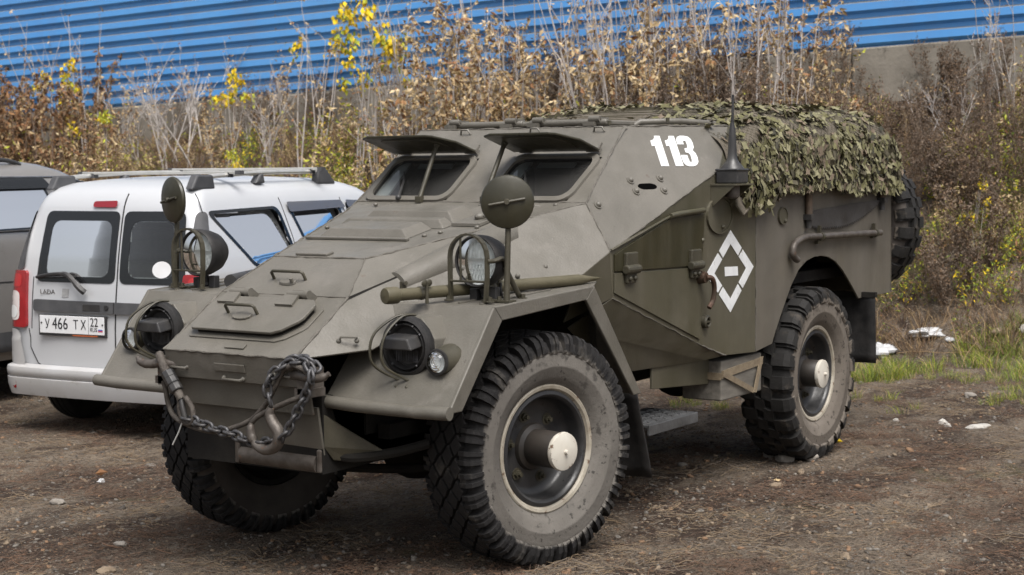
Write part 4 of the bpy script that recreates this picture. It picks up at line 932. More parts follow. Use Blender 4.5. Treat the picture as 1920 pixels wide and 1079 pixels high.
# fringe hanging below the hem on the left and at the tail
for i in range(760):
    u_ = random.random(); p = drape(u_, .0, 0); dz = random.random()**1.3*hem(u_)*1.0
    p = p+V3((0, random.uniform(.005,.035), -dz+.02)); 
    if u_ < .09: continue
    tz = V3((random.uniform(-.7,.7), 1, random.uniform(-.5,.5))).normalized()
    singles.append((p, tz.to_track_quat('Z','Y').to_matrix() @ ROT(0,0,pi/2+random.gauss(0,.55)), random.uniform(.6,1.15)))
for i in range(440):   # long flap near the aerial
    t = random.random(); x = -1.73-.45*t; zl = 1.42 if t < .2 else 1.395+.10*sm((t-.6)/.4); z = random.uniform(zl+.02*random.random(), 1.75)
    yy = .862+random.uniform(.0,.05)-(.10*sm((z-1.62)/.13))
    tz = V3((random.uniform(-.7,.7), 1, random.uniform(-.5,.6))).normalized()
    singles.append((V3((x, yy, z)), tz.to_track_quat('Z','Y').to_matrix() @ ROT(0,0,pi/2+random.gauss(0,.55)), random.uniform(.7,1.25)))
for i in range(240):   # over the tail
    v_ = random.random()*.5; p = drape(1, v_, .02); p = p+V3((-.03-random.random()*.03, 0, -random.random()*.12))
    tz = V3((-1, random.uniform(-.2,.9), random.uniform(-.5,.5))).normalized()
    singles.append((p, tz.to_track_quat('Z','Y').to_matrix() @ ROT(0,0,pi/2+random.gauss(0,.6)), random.uniform(.6,1.1)))
nd = sorted(range(len(singles)), key=lambda k: -singles[k][2]/((singles[k][0]-CAM).length)*(1 if singles[k][0].y > .2 else .2))
big = set(nd[:300])
for k, (p, M_, sc_) in enumerate(singles):
    me = SCM[random.randrange(len(SCM))]
    if k in big:
        o = ob('cloth_scrap', me, net, loc=p-V3(net.location), rot=M_.to_euler()); o.scale = (sc_, sc_, sc_)
    else:
        q = SCR.index(me.materials[0]); n0 = len(stuffs[q].v)
        stuffs[q].add([p-V3(net.location)+M_ @ (v.co*sc_) for v in me.vertices], [tuple(f.vertices) for f in me.polygons])
mb = MB()
for q, sb in enumerate(stuffs):
    mb.cur = q; mb.add(sb.v, sb.f)
mb.obj('cloth_scraps', SCR, net, kind='stuff')
# knotted cord mesh of the net
nm = MB(); NU, NV = 46, 40
for i in range(NU):
    for j in range(NV):
        a = drape((i+.5)/NU*.98, j/NV*.98, .012); b = drape(min(1,(i+1)/NU*.98), (j+1)/NV*.98, .012); c = drape(i/NU*.98, (j+1)/NV*.98, .012)
        nm.tube([a, b], .0012, 3, caps=False); nm.tube([a, c], .0012, 3, caps=False)
nm.v = [tuple(V3(v)-V3(net.location)) for v in nm.v]; nm.obj('cord_mesh', SCR[2], net, kind='stuff')
# stiff brown flap edge next to the aerial
MB().prism([(-1.70,.85,1.50),(-1.66,.872,1.44),(-1.69,.89,1.40),(-1.80,.87,1.435)], (-.005,.006,0)).tube([(-1.70,.855,1.505),(-1.655,.878,1.44),(-1.69,.896,1.398),(-1.80,.88,1.432)], .007, 6).obj('canvas_flap', CANVAS, tarp)
# ================================================================= PARKED VEHICLES
class Shell:
    """a car body lofted from plan outlines; a = forward from the tail, b = to the right, z = up"""
    def __init__(s, tab, r=.11, crown=.05, scrown=.03, amid=1.8, ahalf=2.):
        s.t = tab; s.r = r; s.crown = crown; s.sc = scrown; s.am = amid; s.ah = ahalf
    def at(s, z):
        T = s.t
        if z <= T[0][0]: return T[0][1:]
        for i in range(len(T)-1):
            if z <= T[i+1][0]:
                k = (z-T[i][0])/(T[i+1][0]-T[i][0]); return tuple(p+(q-p)*k for p, q in zip(T[i][1:], T[i+1][1:]))
        return T[-1][1:]
    def rear(s, b, z, off=0.): w_, ar, af = s.at(z); return V3((ar+s.crown*(b/w_)**2-off, b, z))
    def side(s, a, z, off=0., sg=1): w_, ar, af = s.at(z); return V3((a, sg*(w_-s.sc*((a-s.am)/s.ah)**2+off), z))
    def outline(s, z, nr=34, nc=9, ns=110, nf=10):
        w_, ar, af = s.at(z); r = min(s.r, w_*.5); out = []
        b1 = w_-r-s.sc*((ar-s.am)/s.ah)**2
        for i in range(nr): b = b1*i/nr; out.append((s.rear(b, z).x, b))
        a0 = s.rear(b1, z).x; wb = s.side(a0+r, z).y
        for i in range(nc): t = pi/2*i/nc; out.append((a0+r-r*cos(t), b1+(wb-b1)*sin(t)))
        aF = af-.35 if af-.35 > a0+r+.05 else a0+r+.05
        for i in range(ns): a = a0+r+(aF-a0-r)*i/ns; out.append((a, s.side(a, z).y))
        wf = s.side(aF, z).y
        for i in range(nf+1): t = pi/2*i/nf; out.append((aF+(af-aF)*sin(t), wf*cos(t)**.6))
        return out
    def body(s, zs, skip):
        rows = []
        for z in zs:
            o = s.outline(z); rows.append([V3((a, b, z)) for a, b in o]+[V3((a, -b, z)) for a, b in o[-2:0:-1]])
        n = len(rows[0]); m_ = MB(); vs = [p for r_ in rows for p in r_]; fs = []
        for j in range(len(rows)-1):
            for i in range(n):
                k = (i+1) % n; c = (rows[j][i]+rows[j][k]+rows[j+1][i]+rows[j+1][k])/4
                if skip(c): continue
                fs.append((j*n+i, (j+1)*n+i, (j+1)*n+k, j*n+k))
        fs.append(tuple(range((len(rows)-1)*n+n-1, (len(rows)-1)*n-1, -1)))
        m_.add(vs, fs); return m_
def rr_uv(c, r, n=6):
    """rounded quad outline, c = 4 corners (u,v) anticlockwise, r fraction"""
    out = []
    for i in range(4):
        p = V3((*c[i], 0)); a = V3((*c[i-1], 0)); b = V3((*c[(i+1) % 4], 0))
        p0 = p+(a-p).normalized()*r; p1 = p+(b-p).normalized()*r
        for k in range(n+1):
            t = k/n; q = p0*(1-t)**2+p*2*t*(1-t)+p1*t*t; out.append((q.x, q.y))
        # subdivide the straight run
        nxt = b+(p-b).normalized()*r
        for k in range(1, 10): q = p1.lerp(nxt, k/10); out.append((q.x, q.y))
    return out
def fill(fn, outl, rings=6):
    """concentric fill of an outline so the patch follows a curved surface"""
    cx = sum(p[0] for p in outl)/len(outl); cy = sum(p[1] for p in outl)/len(outl); n = len(outl); m_ = MB(); vs = []; fs = []
    for k in range(rings):
        f = 1-k/rings
        vs += [fn(cx+(x-cx)*f, cy+(y-cy)*f) for x, y in outl]
    vs.append(fn(cx, cy))
    for k in range(rings-1):
        for i in range(n): fs.append((k*n+i, k*n+(i+1) % n, (k+1)*n+(i+1) % n, (k+1)*n+i))
    for i in range(n): fs.append(((rings-1)*n+i, (rings-1)*n+(i+1) % n, rings*n))
    return m_.add(vs, fs)
def ringp(fn, o1, o2):
    n = len(o1); return MB().add([fn(*p) for p in o1]+[fn(*p) for p in o2], [(i, (i+1) % n, n+(i+1) % n, n+i) for i in range(n)])
def inside(o, x, y):
    c = False; n = len(o)
    for i in range(n):
        (x0, y0), (x1, y1) = o[i], o[i-1]
        if (y0 > y) != (y1 > y) and x < (x1-x0)*(y-y0)/(y1-y0)+x0: c = not c
    return c
def text_mesh(name, body, size, m_):
    cu = bpy.data.curves.new(name, 'FONT'); cu.body = body; cu.size = size; cu.extrude = .0008; cu.resolution_u = 3
    o = bpy.data.objects.new(name, cu); COL.objects.link(o); bpy.context.view_layer.update()
    me = bpy.data.meshes.new_from_object(o.evaluated_get(bpy.context.evaluated_depsgraph_get())); bpy.data.objects.remove(o); bpy.data.curves.remove(cu)
    me.materials.clear(); me.materials.append(m_); return me
SILVER = mat('silver_car_paint', (.60,.61,.625), (.56,.57,.585), 1.2, .34, metal=.25, coat=.35, spots=[((.40,.39,.37), 3.2, .66, .2)], bump=.01, bscale=4)
DIRTY = mat('dusty_silver_bumper', (.50,.50,.505), (.44,.43,.42), 2.5, .45, metal=.15, coat=.2, spots=[((.33,.31,.28), 6, .6, .15)])
TRIM = mat('dark_plastic_trim', (.055,.056,.06), (.08,.08,.083), 8, .6, bump=.08, bscale=150)
BLKG = mat('black_glazing', (.012,.013,.014), None, rough=.06, spec=.6)
REDL = mat('red_lamp_plastic', (.32,.012,.016), (.25,.009,.012), 12, .15, coat=.6)
WLAMP = mat('clear_lamp_plastic', (.72,.66,.64), (.62,.55,.53), 20, .15, coat=.6)
LINE = mat('shut_line_gap', (.015,.015,.016), None, rough=.9)
PLATEW = mat('number_plate_white', (.76,.77,.78), (.70,.70,.70), 10, .45)
INK = mat('number_plate_ink', (.015,.015,.018), None, rough=.5)
SEATM = mat('grey_seat_cloth', (.10,.10,.105), (.15,.15,.155), 9, .95); PANELI = mat('grey_interior_panel', (.15,.155,.155), (.10,.105,.105), 5, .8)
ALU = mat('roof_bar_alu', (.62,.61,.58), (.55,.54,.50), 9, .38, metal=.6)
tarpar = dict()
VT = [(.235,.74,.03,4.2),(.28,.775,.0,4.28),(.45,.795,-.005,4.3),(.70,.80,.0,4.3),(.86,.80,.012,4.22),(.96,.797,.025,3.9),(1.03,.79,.034,3.1),(1.12,.768,.046,2.92),(1.25,.728,.07,2.68),(1.38,.686,.098,2.62),(1.44,.665,.115,2.52),(1.49,.645,.138,2.42),(1.53,.618,.17,2.34),(1.56,.580,.215,2.24),(1.585,.54,.30,2.12),(1.605,.46,.48,1.92),(1.622,.32,.72,1.45),(1.628,.16,.9,1.25)]
S = Shell(VT); VAN = thing('silver_van', 'silver estate van with roof rails and number plate ending 22', 'van', (-1.37, -3.37, -.028), 0)
VAN.rotation_euler = (0, 0, radians(188))
# local frame: x = a (forward), y must be to the LEFT, so b -> -y
FL = lambda p: V3((p.x, -p.y, p.z))
def vobj(mb, name, m_, par=None, smooth=40, **k):
    mb.v = [(x, -y, z) for x, y, z in mb.v]; mb.f = [f[::-1] for f in mb.f]; return mb.obj(name, m_, par or VAN, smooth=smooth, **k)
R_ = lambda off: (lambda b, z: S.rear(b, z, off)); D_ = lambda off, sg=1: (lambda a, z: S.side(a, z, off, sg))
gl_in = [rr_uv([(-.465,1.0),(.055,1.0),(.055,1.352),(-.44,1.352)], .07), rr_uv([(.205,1.0),(.545,1.0),(.515,1.352),(.205,1.352)], .07)]
gl_out = [rr_uv([(-.545,.962),(.108,.962),(.108,1.412),(-.50,1.412)], .05), rr_uv([(.142,.962),(.63,.962),(.585,1.412),(.142,1.412)], .05)]
sw_out = [rr_uv([(.60,1.035),(1.07,1.09),(1.0,1.428),(.225,1.412)], .07), rr_uv([(1.24,1.06),(1.80,1.08),(1.74,1.44),(1.10,1.44)], .05), rr_uv([(1.87,1.08),(2.45,1.07),(2.12,1.425),(1.82,1.44)], .05)]
sw_in = [[(p[0]+(sum(q[0] for q in o)/len(o)-p[0])*.10, p[1]+(sum(q[1] for q in o)/len(o)-p[1])*.10) for p in o] for o in sw_out]
def skip(c):
    if c.x < .35 and abs(c.y) < .66 and 1. < c.z < 1.36 and c.x < S.at(c.z)[1]+.06: return any(inside(o, c.y, c.z) for o in gl_in)
    if abs(c.y) > .6 and c.x > .2: return any(inside(o, c.x, c.z) for o in sw_in)
    return False
zs = [.235,.26,.28,.33,.39,.45,.52,.6,.68,.76,.84,.92,.97]+[.99+.0155*i for i in range(32)]+[1.497,1.513,1.53,1.547,1.56,1.573,1.585,1.596,1.605,1.615,1.622,1.628]
vobj(S.body(sorted(set(zs)), skip), 'body', SILVER, smooth=45)
for i in range(2):
    wnd = vobj(ringp(R_(.004), gl_out[i], gl_in[i]), 'rear_window', BLKG)
    vobj(fill(R_(.002), gl_in[i]), 'pane', GLASS, wnd)
for i in range(3):
    for sg in (1, -1):
        wnd = vobj(ringp(D_(.004, sg), sw_out[i], sw_in[i]), 'side_window', BLKG)
        vobj(fill(lambda a_, z_: S.side(a_, z_, .002-.042*(z_-1.04)/.38, sg), sw_in[i]), 'pane', GLASS, wnd)
    if i:
        o = [(1.10,1.385),(1.80,1.40),(1.76,1.452),(1.09,1.452)] if i == 1 else [(1.83,1.40),(2.2,1.38),(2.10,1.44),(1.82,1.452)]
        d_ = fill(D_(.018), rr_uv(o, .02), 3); vobj(d_, 'wind_deflector', mat('smoked_deflector', (.10,.10,.11), None, rough=.12, coat=.5), VAN)
# interior
b = MB(); b.box((1.9,0,.55), (3.4,1.3,.05)); b.box((1.05,0,.86), (.16,1.25,.60)); b.box((1.05,-.32,1.22), (.10,.25,.16)); b.box((1.05,.32,1.22), (.10,.25,.16)); b.box((2.0,.36,.95), (.16,.5,.75)); b.box((2.0,-.36,.95), (.16,.5,.75)); b.box((2.02,.36,1.38), (.1,.26,.16)); b.box((2.02,-.36,1.38), (.1,.26,.16))
vobj(b, 'seat_row', SEATM, bevel=.04, smooth=None)
vobj(MB().box((.55,.1,.9), (.5,.9,.35)), 'parcel_shelf', SEATM, bevel=.05, smooth=None)
vobj(MB().box((.62,-.67,1.15), (.75,.03,.42)), 'inner_panel', PANELI, bevel=.01, smooth=None); vobj(MB().box((.70,-.25,1.17), (.35,.5,.22)), 'luggage', PANELI, bevel=.07, smooth=None); vobj(MB().box((1.3,0,1.50), (2.0,1.0,.02)), 'headliner', PANELI, smooth=None)
vobj(MB().grid(lambda u_, v_: V3((.93-.05*v_+.03*sin(v_*9+u_*5), .672+.012*sin(u_*14)-.13*max(0, v_-.35), 1.06+.34*v_)) + V3((.11*u_*(1.1-.8*v_), 0, 0)), 8, 10), 'plastic_drape', PLATEW)
# doors: shut lines
sh = MB(); sh.tube([S.rear(.125, z, .001) for z in [.40+.04*i for i in range(29)]], .0045, 5)
sh.tube([S.rear(-.60+.02*0, .66, .0)]+[S.rear(-.585, .60-.02*i, .0) for i in range(4)]+[S.rear(b_, z, .001) for b_, z in [(-.56,.50),(-.52,.44),(-.45,.41),(-.35,.402),(0,.40),(.35,.402),(.5,.41),(.58,.46)]], .004, 5)
sh.tube([S.rear(-.572+.0*z, z, .001) for z in [.66+.03*i for i in range(12)]], .003, 5)
for aa, z0, z1 in ((1.075,.95,1.48),(1.815,.95,1.47),(.20,1.40,1.52)): sh.tube([S.side(aa-.12*max(0,z-1.2) if aa > 1 else aa, z, .0005) for z in [z0+(z1-z0)*i/12 for i in range(13)]], .0035, 5)
vobj(sh, 'shut_lines', LINE, kind='stuff')
# corner path for lamps, pillar trims and bumper
def cpath(z, n=140, amax=.55):
    o = [p for p in S.outline(z, 34, 16, 160) if p[0] < amax+.2]; full = [V3((a, -b, 0)) for a, b in o[:0:-1]]+[V3((a, b, 0)) for a, b in o]
    L = [0]
    for i in range(1, len(full)): L.append(L[-1]+(full[i]-full[i-1]).length)
    k0 = min(range(len(full)), key=lambda i: abs(full[i].y)+(full[i].x > .3)*9); c0 = L[k0]
    return full, [l-c0 for l in L]
_cache = {}
def cp_(s_, z, off=0.):
    k = round(z, 3)
    if k not in _cache: _cache[k] = cpath(z)
    F, L = _cache[k]; i = 0
    lo, hi = 0, len(L)-1
    while hi-lo > 1:
        mid = (lo+hi)//2
        if L[mid] <= s_: lo = mid
        else: hi = mid
    t = (s_-L[lo])/max(1e-9, L[hi]-L[lo]); p = F[lo].lerp(F[hi], t); d = (F[hi]-F[lo]).normalized(); nn = V3((-d.y, d.x, 0)); 
    if nn.x > 0 and abs(p.y) < .6: nn = -nn
    if abs(p.y) >= .6 and nn.y*p.y < 0: nn = -nn
    return V3((p.x, p.y, z))+nn*off
for sg in (-1, 1):
    o = rr_uv([(sg*.605,.665),(sg*.775,.665),(sg*.765,1.03),(sg*.62,1.03)], .025)
    lm = vobj(fill(lambda s_, z: cp_(s_, z, .022), o, 5), 'tail_lamp', REDL)
    vobj(ringp(lambda s_, z: cp_(s_, z, .022), o, o) if False else MB().add([cp_(x, z, .022) for x, z in o]+[cp_(x, z, -.005) for x, z in o], [(i, (i+1) % len(o), len(o)+(i+1) % len(o), len(o)+i) for i in range(len(o))]), 'lamp_edge', REDL, lm)
    vobj(fill(lambda s_, z: cp_(s_, z, .0245), rr_uv([(sg*.665,.71),(sg*.775,.71),(sg*.765,.90),(sg*.67,.90)], .04), 4), 'clear_lens', WLAMP, lm)
    q = V3(cp_(sg*.72, .76, .025)); vobj(fill(lambda s_, z: cp_(s_, z, .027), [(sg*.72+.042*cos(t), .765+.042*sin(t)) for t in [2*pi*k/18 for k in range(18)]], 3), 'round_lens', REFL, lm)
    vobj(fill(lambda s_, z: cp_(s_, z, .0245), rr_uv([(sg*.655,.925),(sg*.76,.925),(sg*.75,1.01),(sg*.66,1.01)], .035), 3), 'brake_lens', mat('bright_red_lens', (.42,.018,.02), None, rough=.1, coat=.7), lm)
    o = rr_uv([(sg*.655,1.035),(sg*.80,1.035),(sg*.715,1.41),(sg*.64,1.41)], .04)
    vobj(fill(lambda s_, z: cp_(s_, z, .010), o, 5), 'pillar_trim', TRIM)
# bumper
bp = [(.225,-.02),(.235,.04),(.30,.060),(.345,.062),(.352,.052),(.360,.062),(.395,.066),(.415,.060),(.425,.035),(.432,.004)]
vobj(MB().grid(lambda u_, v_: cp_(-1.05+2.1*u_, .45, bp[min(int(v_*9+.5), 9)][1])*1 + V3((0,0,bp[min(int(v_*9+.5), 9)][0]-.45)), 120, 9), 'bumper', DIRTY, smooth=50)
for sg in (-1, 1):
    vobj(fill(lambda s_, z: cp_(s_, z, .030 if z < .6 else .024), rr_uv([(sg*.60,.42),(sg*.98,.42),(sg*.93,.655),(sg*.665,.655)], .05), 5), 'bumper_end', DIRTY, smooth=50)
    vobj(fill(lambda s_, z: cp_(s_, z, .066), rr_uv([(sg*.66,.275),(sg*.76,.275),(sg*.76,.325),(sg*.66,.325)], .01), 2), 'reflector', REDL)
# trim strip, handle, badges, plate, brake lamp, wiper, sticker
o = rr_uv([(-.545,.775),(.68,.775),(.68,.845),(-.545,.850)], .02); st2 = vobj(fill(R_(.022), o, 5), 'trim_strip', TRIM); vobj(MB().add([S.rear(x, z, .022) for x, z in o]+[S.rear(x, z, -.004) for x, z in o], [(i, (i+1) % len(o), len(o)+(i+1) % len(o), len(o)+i) for i in range(len(o))]), 'trim_edge', TRIM, st2)
vobj(MB().box(S.rear(-.05,.81,.022), (.006,.14,.045)), 'door_handle', BLACKM, st2, bevel=.004); vobj(MB().cyl(S.rear(.07,.815,.02), S.rear(.07,.815,.03), .016), 'lock', BLACKM, st2)
vobj(MB().tube([S.rear(.125, z, .0225) for z in (.776,.81,.848)], .0035, 5), 'strip_gap', LINE, st2)
pl = vobj(MB().box(S.rear(-.208,.692,.012), (.014,.545,.135)), 'number_plate', BLACKM, bevel=.004, smooth=None)
vobj(MB().box(S.rear(-.208,.697,.0205), (.004,.52,.112)), 'plate_sheet', PLATEW, pl, bevel=.002, smooth=None)
vobj(MB().box(S.rear(-.10,.632,.0205), (.002,.20,.008)), 'plate_strip', mat('plate_strip_orange', (.40,.10,.03), None), pl, smooth=None); vobj(MB().box(S.rear(-.33,.632,.0205), (.002,.22,.008)), 'plate_strip', mat('plate_strip_teal', (.10,.25,.28), None), pl, smooth=None)
XR = S.rear(-.208,.7,.0235).x
def put(body, b0, z0, size, m_, nm, par, x=XR, sx=1.0):
    me = text_mesh(nm, body, size, m_); o = ob(nm, me, par, loc=(x, -b0, z0), rot=(pi/2, 0, -pi/2)); o.scale = (sx, 1, 1); return o
for ch, b0, sz, zz in (('У', -.425, .082, .672), ('466', -.365, .105, .669), ('Т', -.195, .082, .672), ('Х', -.135, .082, .672)): put(ch, b0, zz, sz, INK, 'plate_character', pl, sx=.82)
put('22', -.058, .694, .078, INK, 'plate_character', pl, sx=.82); put('RUS', -.062, .662, .034, INK, 'plate_character', pl)
for k, c in enumerate(((.75,.75,.76),(.05,.10,.42),(.50,.03,.03))): vobj(MB().box((XR+.001,.022,.680-k*.008), (.002,.035,.008)), 'flag_band', mat('flag_%d' % k, c, None), pl, smooth=None)
vobj(MB().box((XR+.0012,-.072,.697), (.002,.002,.108)), 'plate_divider', INK, pl, smooth=None)
for b_ in (-.452, .040): vobj(MB().cyl((XR+.003,b_,.705), (XR-.002,b_,.705), .006), 'plate_screw', BLACKM, pl)
CHR = mat('chrome_badge', (.55,.55,.56), (.3,.3,.3), 60, .25, metal=1.)
put('LADA', -.50, .885, .042, CHR, 'badge_letters', VAN, x=S.rear(-.45,.9,.006).x, sx=1.15); put('LARGUS', .385, .885, .042, CHR, 'badge_letters', VAN, x=S.rear(.5,.9,.010).x, sx=1.15)
vobj(MB().box(S.rear(-.285,.895,.002), (.003,.055,.055), ROT(0,.12,0)), 'grey_tab', mat('grey_tape', (.36,.36,.36), (.28,.28,.28), 40, .7), smooth=None)
vobj(fill(R_(.014), rr_uv([(-.115,1.438),(.075,1.436),(.075,1.478),(-.115,1.474)], .018), 3), 'brake_lamp', mat('dark_red_lamp', (.22,.012,.018), None, rough=.2, coat=.5))
vobj(fill(R_(.006), [(.455+.068*cos(t), 1.055+.052*sin(t)) for t in [2*pi*k/28 for k in range(28)]], 3), 'oval_sticker', PLATEW)
wpt = [S.rear(-.10,.905,.03), S.rear(-.13,.93,.045), S.rear(-.22,1.0,.045), S.rear(-.28,1.018,.04), S.rear(-.40,1.012,.03), S.rear(-.535,.99,.02)]
vobj(MB().tube(bez(wpt, 5), [.020]*8+[.016]*8+[.011]*9+[.006], 8).tube([S.rear(-.535,.985,.014), S.rear(-.2,1.0,.016)], .006, 5), 'wiper', BLACKM)
# roof rails and cross bars
for sg in (1, -1):
    rl_ = vobj(MB().tube(bez([(.30,sg*.55,1.60),(.45,sg*.555,1.625),(.95,sg*.56,1.645),(1.5,sg*.555,1.65),(1.72,sg*.55,1.645)], 6), .015, 8), 'roof_rail', ALU)
    for a0, a1, zb, zt in ((.20,.44,1.545,1.635),(.88,.99,1.575,1.64),(1.62,1.86,1.565,1.668)):
        m_ = MB(); y = sg*.555
        m_.prism([(a0,y-.03,zb),(a1,y-.03,zb),(a1-.02 if a1 < 1.8 else a1-.12,y-.03,zt),(a0+.06 if a1 < 1.8 else a0+.02,y-.03,zt)], (0,.06,0)); vobj(m_, 'rail_foot', TRIM, rl_, bevel=.012, smooth=None)
for aa, zz in ((.62,1.648),(1.58,1.668)):
    cb_ = vobj(MB().box((aa,0,zz), (.045,1.26,.020)), 'cross_bar', ALU, bevel=.006, smooth=None)
    for sg in (1,-1): vobj(MB().box((aa,sg*.64,zz), (.05,.035,.026)), 'bar_cap', TRIM, cb_, smooth=None); vobj(MB().box((aa,sg*.55,zz-.016), (.05,.05,.03)), 'bar_clamp', TRIM, cb_, smooth=None)
# wheels
ctyre = MB().lathe([(.19,-.08),(.22,-.092),(.27,-.092),(.298,-.082),(.308,-.055),(.31,-.05),(.303,-.046),(.303,-.040),(.311,-.036),(.312,-.012),(.304,-.008),(.304,.0),(.312,.004),(.311,.036),(.303,.040),(.303,.046),(.31,.05),(.308,.055),(.298,.082),(.27,.092),(.22,.092),(.19,.08)], (0,0,0), (0,1,0), 48).mesh('tyre', RUBBER, 35)
crim = MB().lathe([(.195,.075),(.185,.08),(.17,.05),(.15,.03),(.06,.045),(.001,.05)], (0,0,0), (0,1,0), 32).mesh('wheel', ALU, 40); cback = MB().lathe([(.195,-.075),(.17,-.06),(.15,.0),(.001,.0)], (0,0,0), (0,1,0), 32).mesh('wheel_back', UNDER, 40)
def cwheel(par, x, y, z, r=0): w_ = ob('wheel', crim, par, loc=(x, y, z), rot=(0,0,r)); ob('tyre', ctyre, w_); ob('wheel_back', cback, w_)
for x in (.60, 3.45):
    cwheel(VAN, x, .66, .305); cwheel(VAN, x, -.66, .305, pi)
vobj(MB().box((2.1,0,.30), (3.9,1.1,.12)).cyl((.6,-.6,.3), (.6,.6,.3), .05), 'underbody', UNDER, smooth=None)
# ---------------------------------------------------------------- grey SUV beside the van
GREYC = mat('grey_brown_car_paint', (.31,.295,.28), (.28,.265,.25), 1.5, .32, metal=.45, coat=.5, spots=[((.12,.11,.10), 3, .62, .2)])
ST = [(.30,.84,.05,4.4),(.40,.88,.0,4.45),(.75,.90,.0,4.45),(1.0,.90,.03,4.2),(1.12,.885,.05,3.7),(1.20,.865,.07,3.62),(1.32,.825,.12,3.42),(1.44,.78,.19,3.20),(1.53,.735,.26,3.03),(1.60,.68,.36,2.86),(1.645,.60,.50,2.70),(1.675,.48,.7,2.52),(1.69,.3,.95,2.3),(1.695,.15,1.1,2.2)]
hv = radians(188); fwv = V3((cos(hv), sin(hv), 0)); rtv = V3((sin(hv), -cos(hv), 0)); so_ = V3((-1.37,-3.37,0))+fwv*(-.98)+rtv*(-2.44)
SUV = thing('grey_suv', 'dark grey SUV with chrome window strip parked beyond the silver van', 'car', (so_.x, so_.y, -.028), hv); SUV.scale = (1, 1, 1.045)
S2 = Shell(ST, r=.16, amid=2.2, ahalf=2.2); S_van = S; S = S2
wo = [rr_uv([(.95,1.18),(1.50,1.19),(1.50,1.50),(1.15,1.50)], .05), rr_uv([(1.60,1.19),(2.47,1.20),(2.36,1.525),(1.60,1.525)], .04), rr_uv([(2.60,1.20),(3.32,1.19),(2.96,1.46),(2.50,1.525)], .05)]
wi = [[(p[0]+(sum(q[0] for q in o)/len(o)-p[0])*.06, p[1]+(sum(q[1] for q in o)/len(o)-p[1])*.06) for p in o] for o in wo]
zs2 = [.30,.34,.40,.5,.6,.7,.8,.9,1.0,1.06,1.12,1.16]+[1.18+.016*i for i in range(24)]+[1.565,1.58,1.60,1.615,1.63,1.645,1.66,1.675,1.685,1.69,1.695]
vobj(S2.body(zs2, lambda c: abs(c.y) > .6 and any(inside(o, c.x, c.z) for o in wi)), 'body', GREYC, SUV, smooth=45)
D2 = lambda off, sg=1: (lambda a, z: S2.side(a, z, off, sg))
for i in range(3):
    for sg in (1, -1):
        wnd = vobj(ringp(D2(.004, sg), wo[i], wi[i]), 'side_window', BLKG, SUV); vobj(fill(D2(.002, sg), wi[i]), 'pane', GLASSD if i < 2 else GLASST, wnd)
vobj(MB().tube([S2.side(a, 1.553-.09*max(0,(a-2.6))/.5-.06*max(0,a-2.85), .004) for a in [.9+.06*k for k in range(38)]], .008, 6), 'chrome_strip', CHR, SUV)
vobj(MB().tube([S2.side(a, 1.185, .004) for a in [.9+.1*k for k in range(25)]], .008, 6), 'belt_strip', BLACKM, SUV)
for o in ([(1.60,1.47),(2.44,1.475),(2.38,1.548),(1.60,1.548)], [(2.50,1.478),(3.02,1.41),(2.90,1.478),(2.48,1.545)]):
    vobj(fill(D2(.022), rr_uv(o, .015), 3), 'wind_deflector', BLKG, SUV)
sh = MB(); sh.tube([S2.side(2.53+.0*(1.2-z), z, .001) for z in [.45+.05*k for k in range(15)]], .004, 5); sh.tube([S2.side(a, .83-.02*(a-2.4), .0) for a in [1.6+.1*k for k in range(20)]], .005, 5); vobj(sh, 'shut_lines', LINE, SUV, kind='stuff')
vobj(fill(D2(.012), rr_uv([(.9,.36),(3.3,.36),(3.3,.50),(.9,.50)], .03), 4), 'sill_trim', TRIM, SUV)
for sg in (1,-1): vobj(MB().tube(bez([(.9,sg*.62,1.64),(1.0,sg*.62,1.665),(2.0,sg*.61,1.675),(2.2,sg*.60,1.665),(2.3,sg*.60,1.64)], 5), .016, 8), 'roof_rail', BLACKM, SUV)
b = MB(); b.box((2.2,0,.6), (3.2,1.4,.05)); b.box((1.5,0,.95), (.2,1.3,.7)); b.box((2.5,.38,.95), (.2,.5,.7)); b.box((2.5,-.38,.95), (.2,.5,.7)); vobj(b, 'seat_row', SEATM, SUV, bevel=.04, smooth=None)
for x in (.85, 3.5): cwheel(SUV, x, .74, .31); cwheel(SUV, x, -.74, .31, pi)
vobj(MB().box((2.2,0,.36), (4.0,1.3,.14)), 'underbody', UNDER, SUV, smooth=None)
R2 = lambda off: (lambda b, z: S2.rear(b, z, off))
vobj(fill(R2(.005), rr_uv([(-.60,1.13),(.60,1.13),(.50,1.50),(-.50,1.50)], .06), 6), 'rear_window', BLKG, SUV)
for sg in (-1, 1):
    tl = vobj(fill(R2(.012), rr_uv([(sg*.52,.82),(sg*.74,.82),(sg*.72,1.08),(sg*.56,1.08)], .03), 3), 'tail_lamp', REDL, SUV); vobj(fill(R2(.015), rr_uv([(sg*.55,.85),(sg*.70,.85),(sg*.69,.92),(sg*.56,.92)], .02), 3), 'clear_lens', WLAMP, tl)
vobj(fill(R2(.035), rr_uv([(-.72,.40),(.72,.40),(.74,.58),(-.74,.58)], .04), 4), 'bumper', TRIM, SUV); vobj(MB().box(S2.rear(0,.80,.010), (.008,.52,.112)), 'number_plate', PLATEW, SUV, smooth=None)
sh = MB(); sh.tube([S2.rear(b, .70, .001) for b in [-.66+.066*k for k in range(21)]], .004, 5); vobj(sh, 'tailgate_line', LINE, SUV)
S = S_van
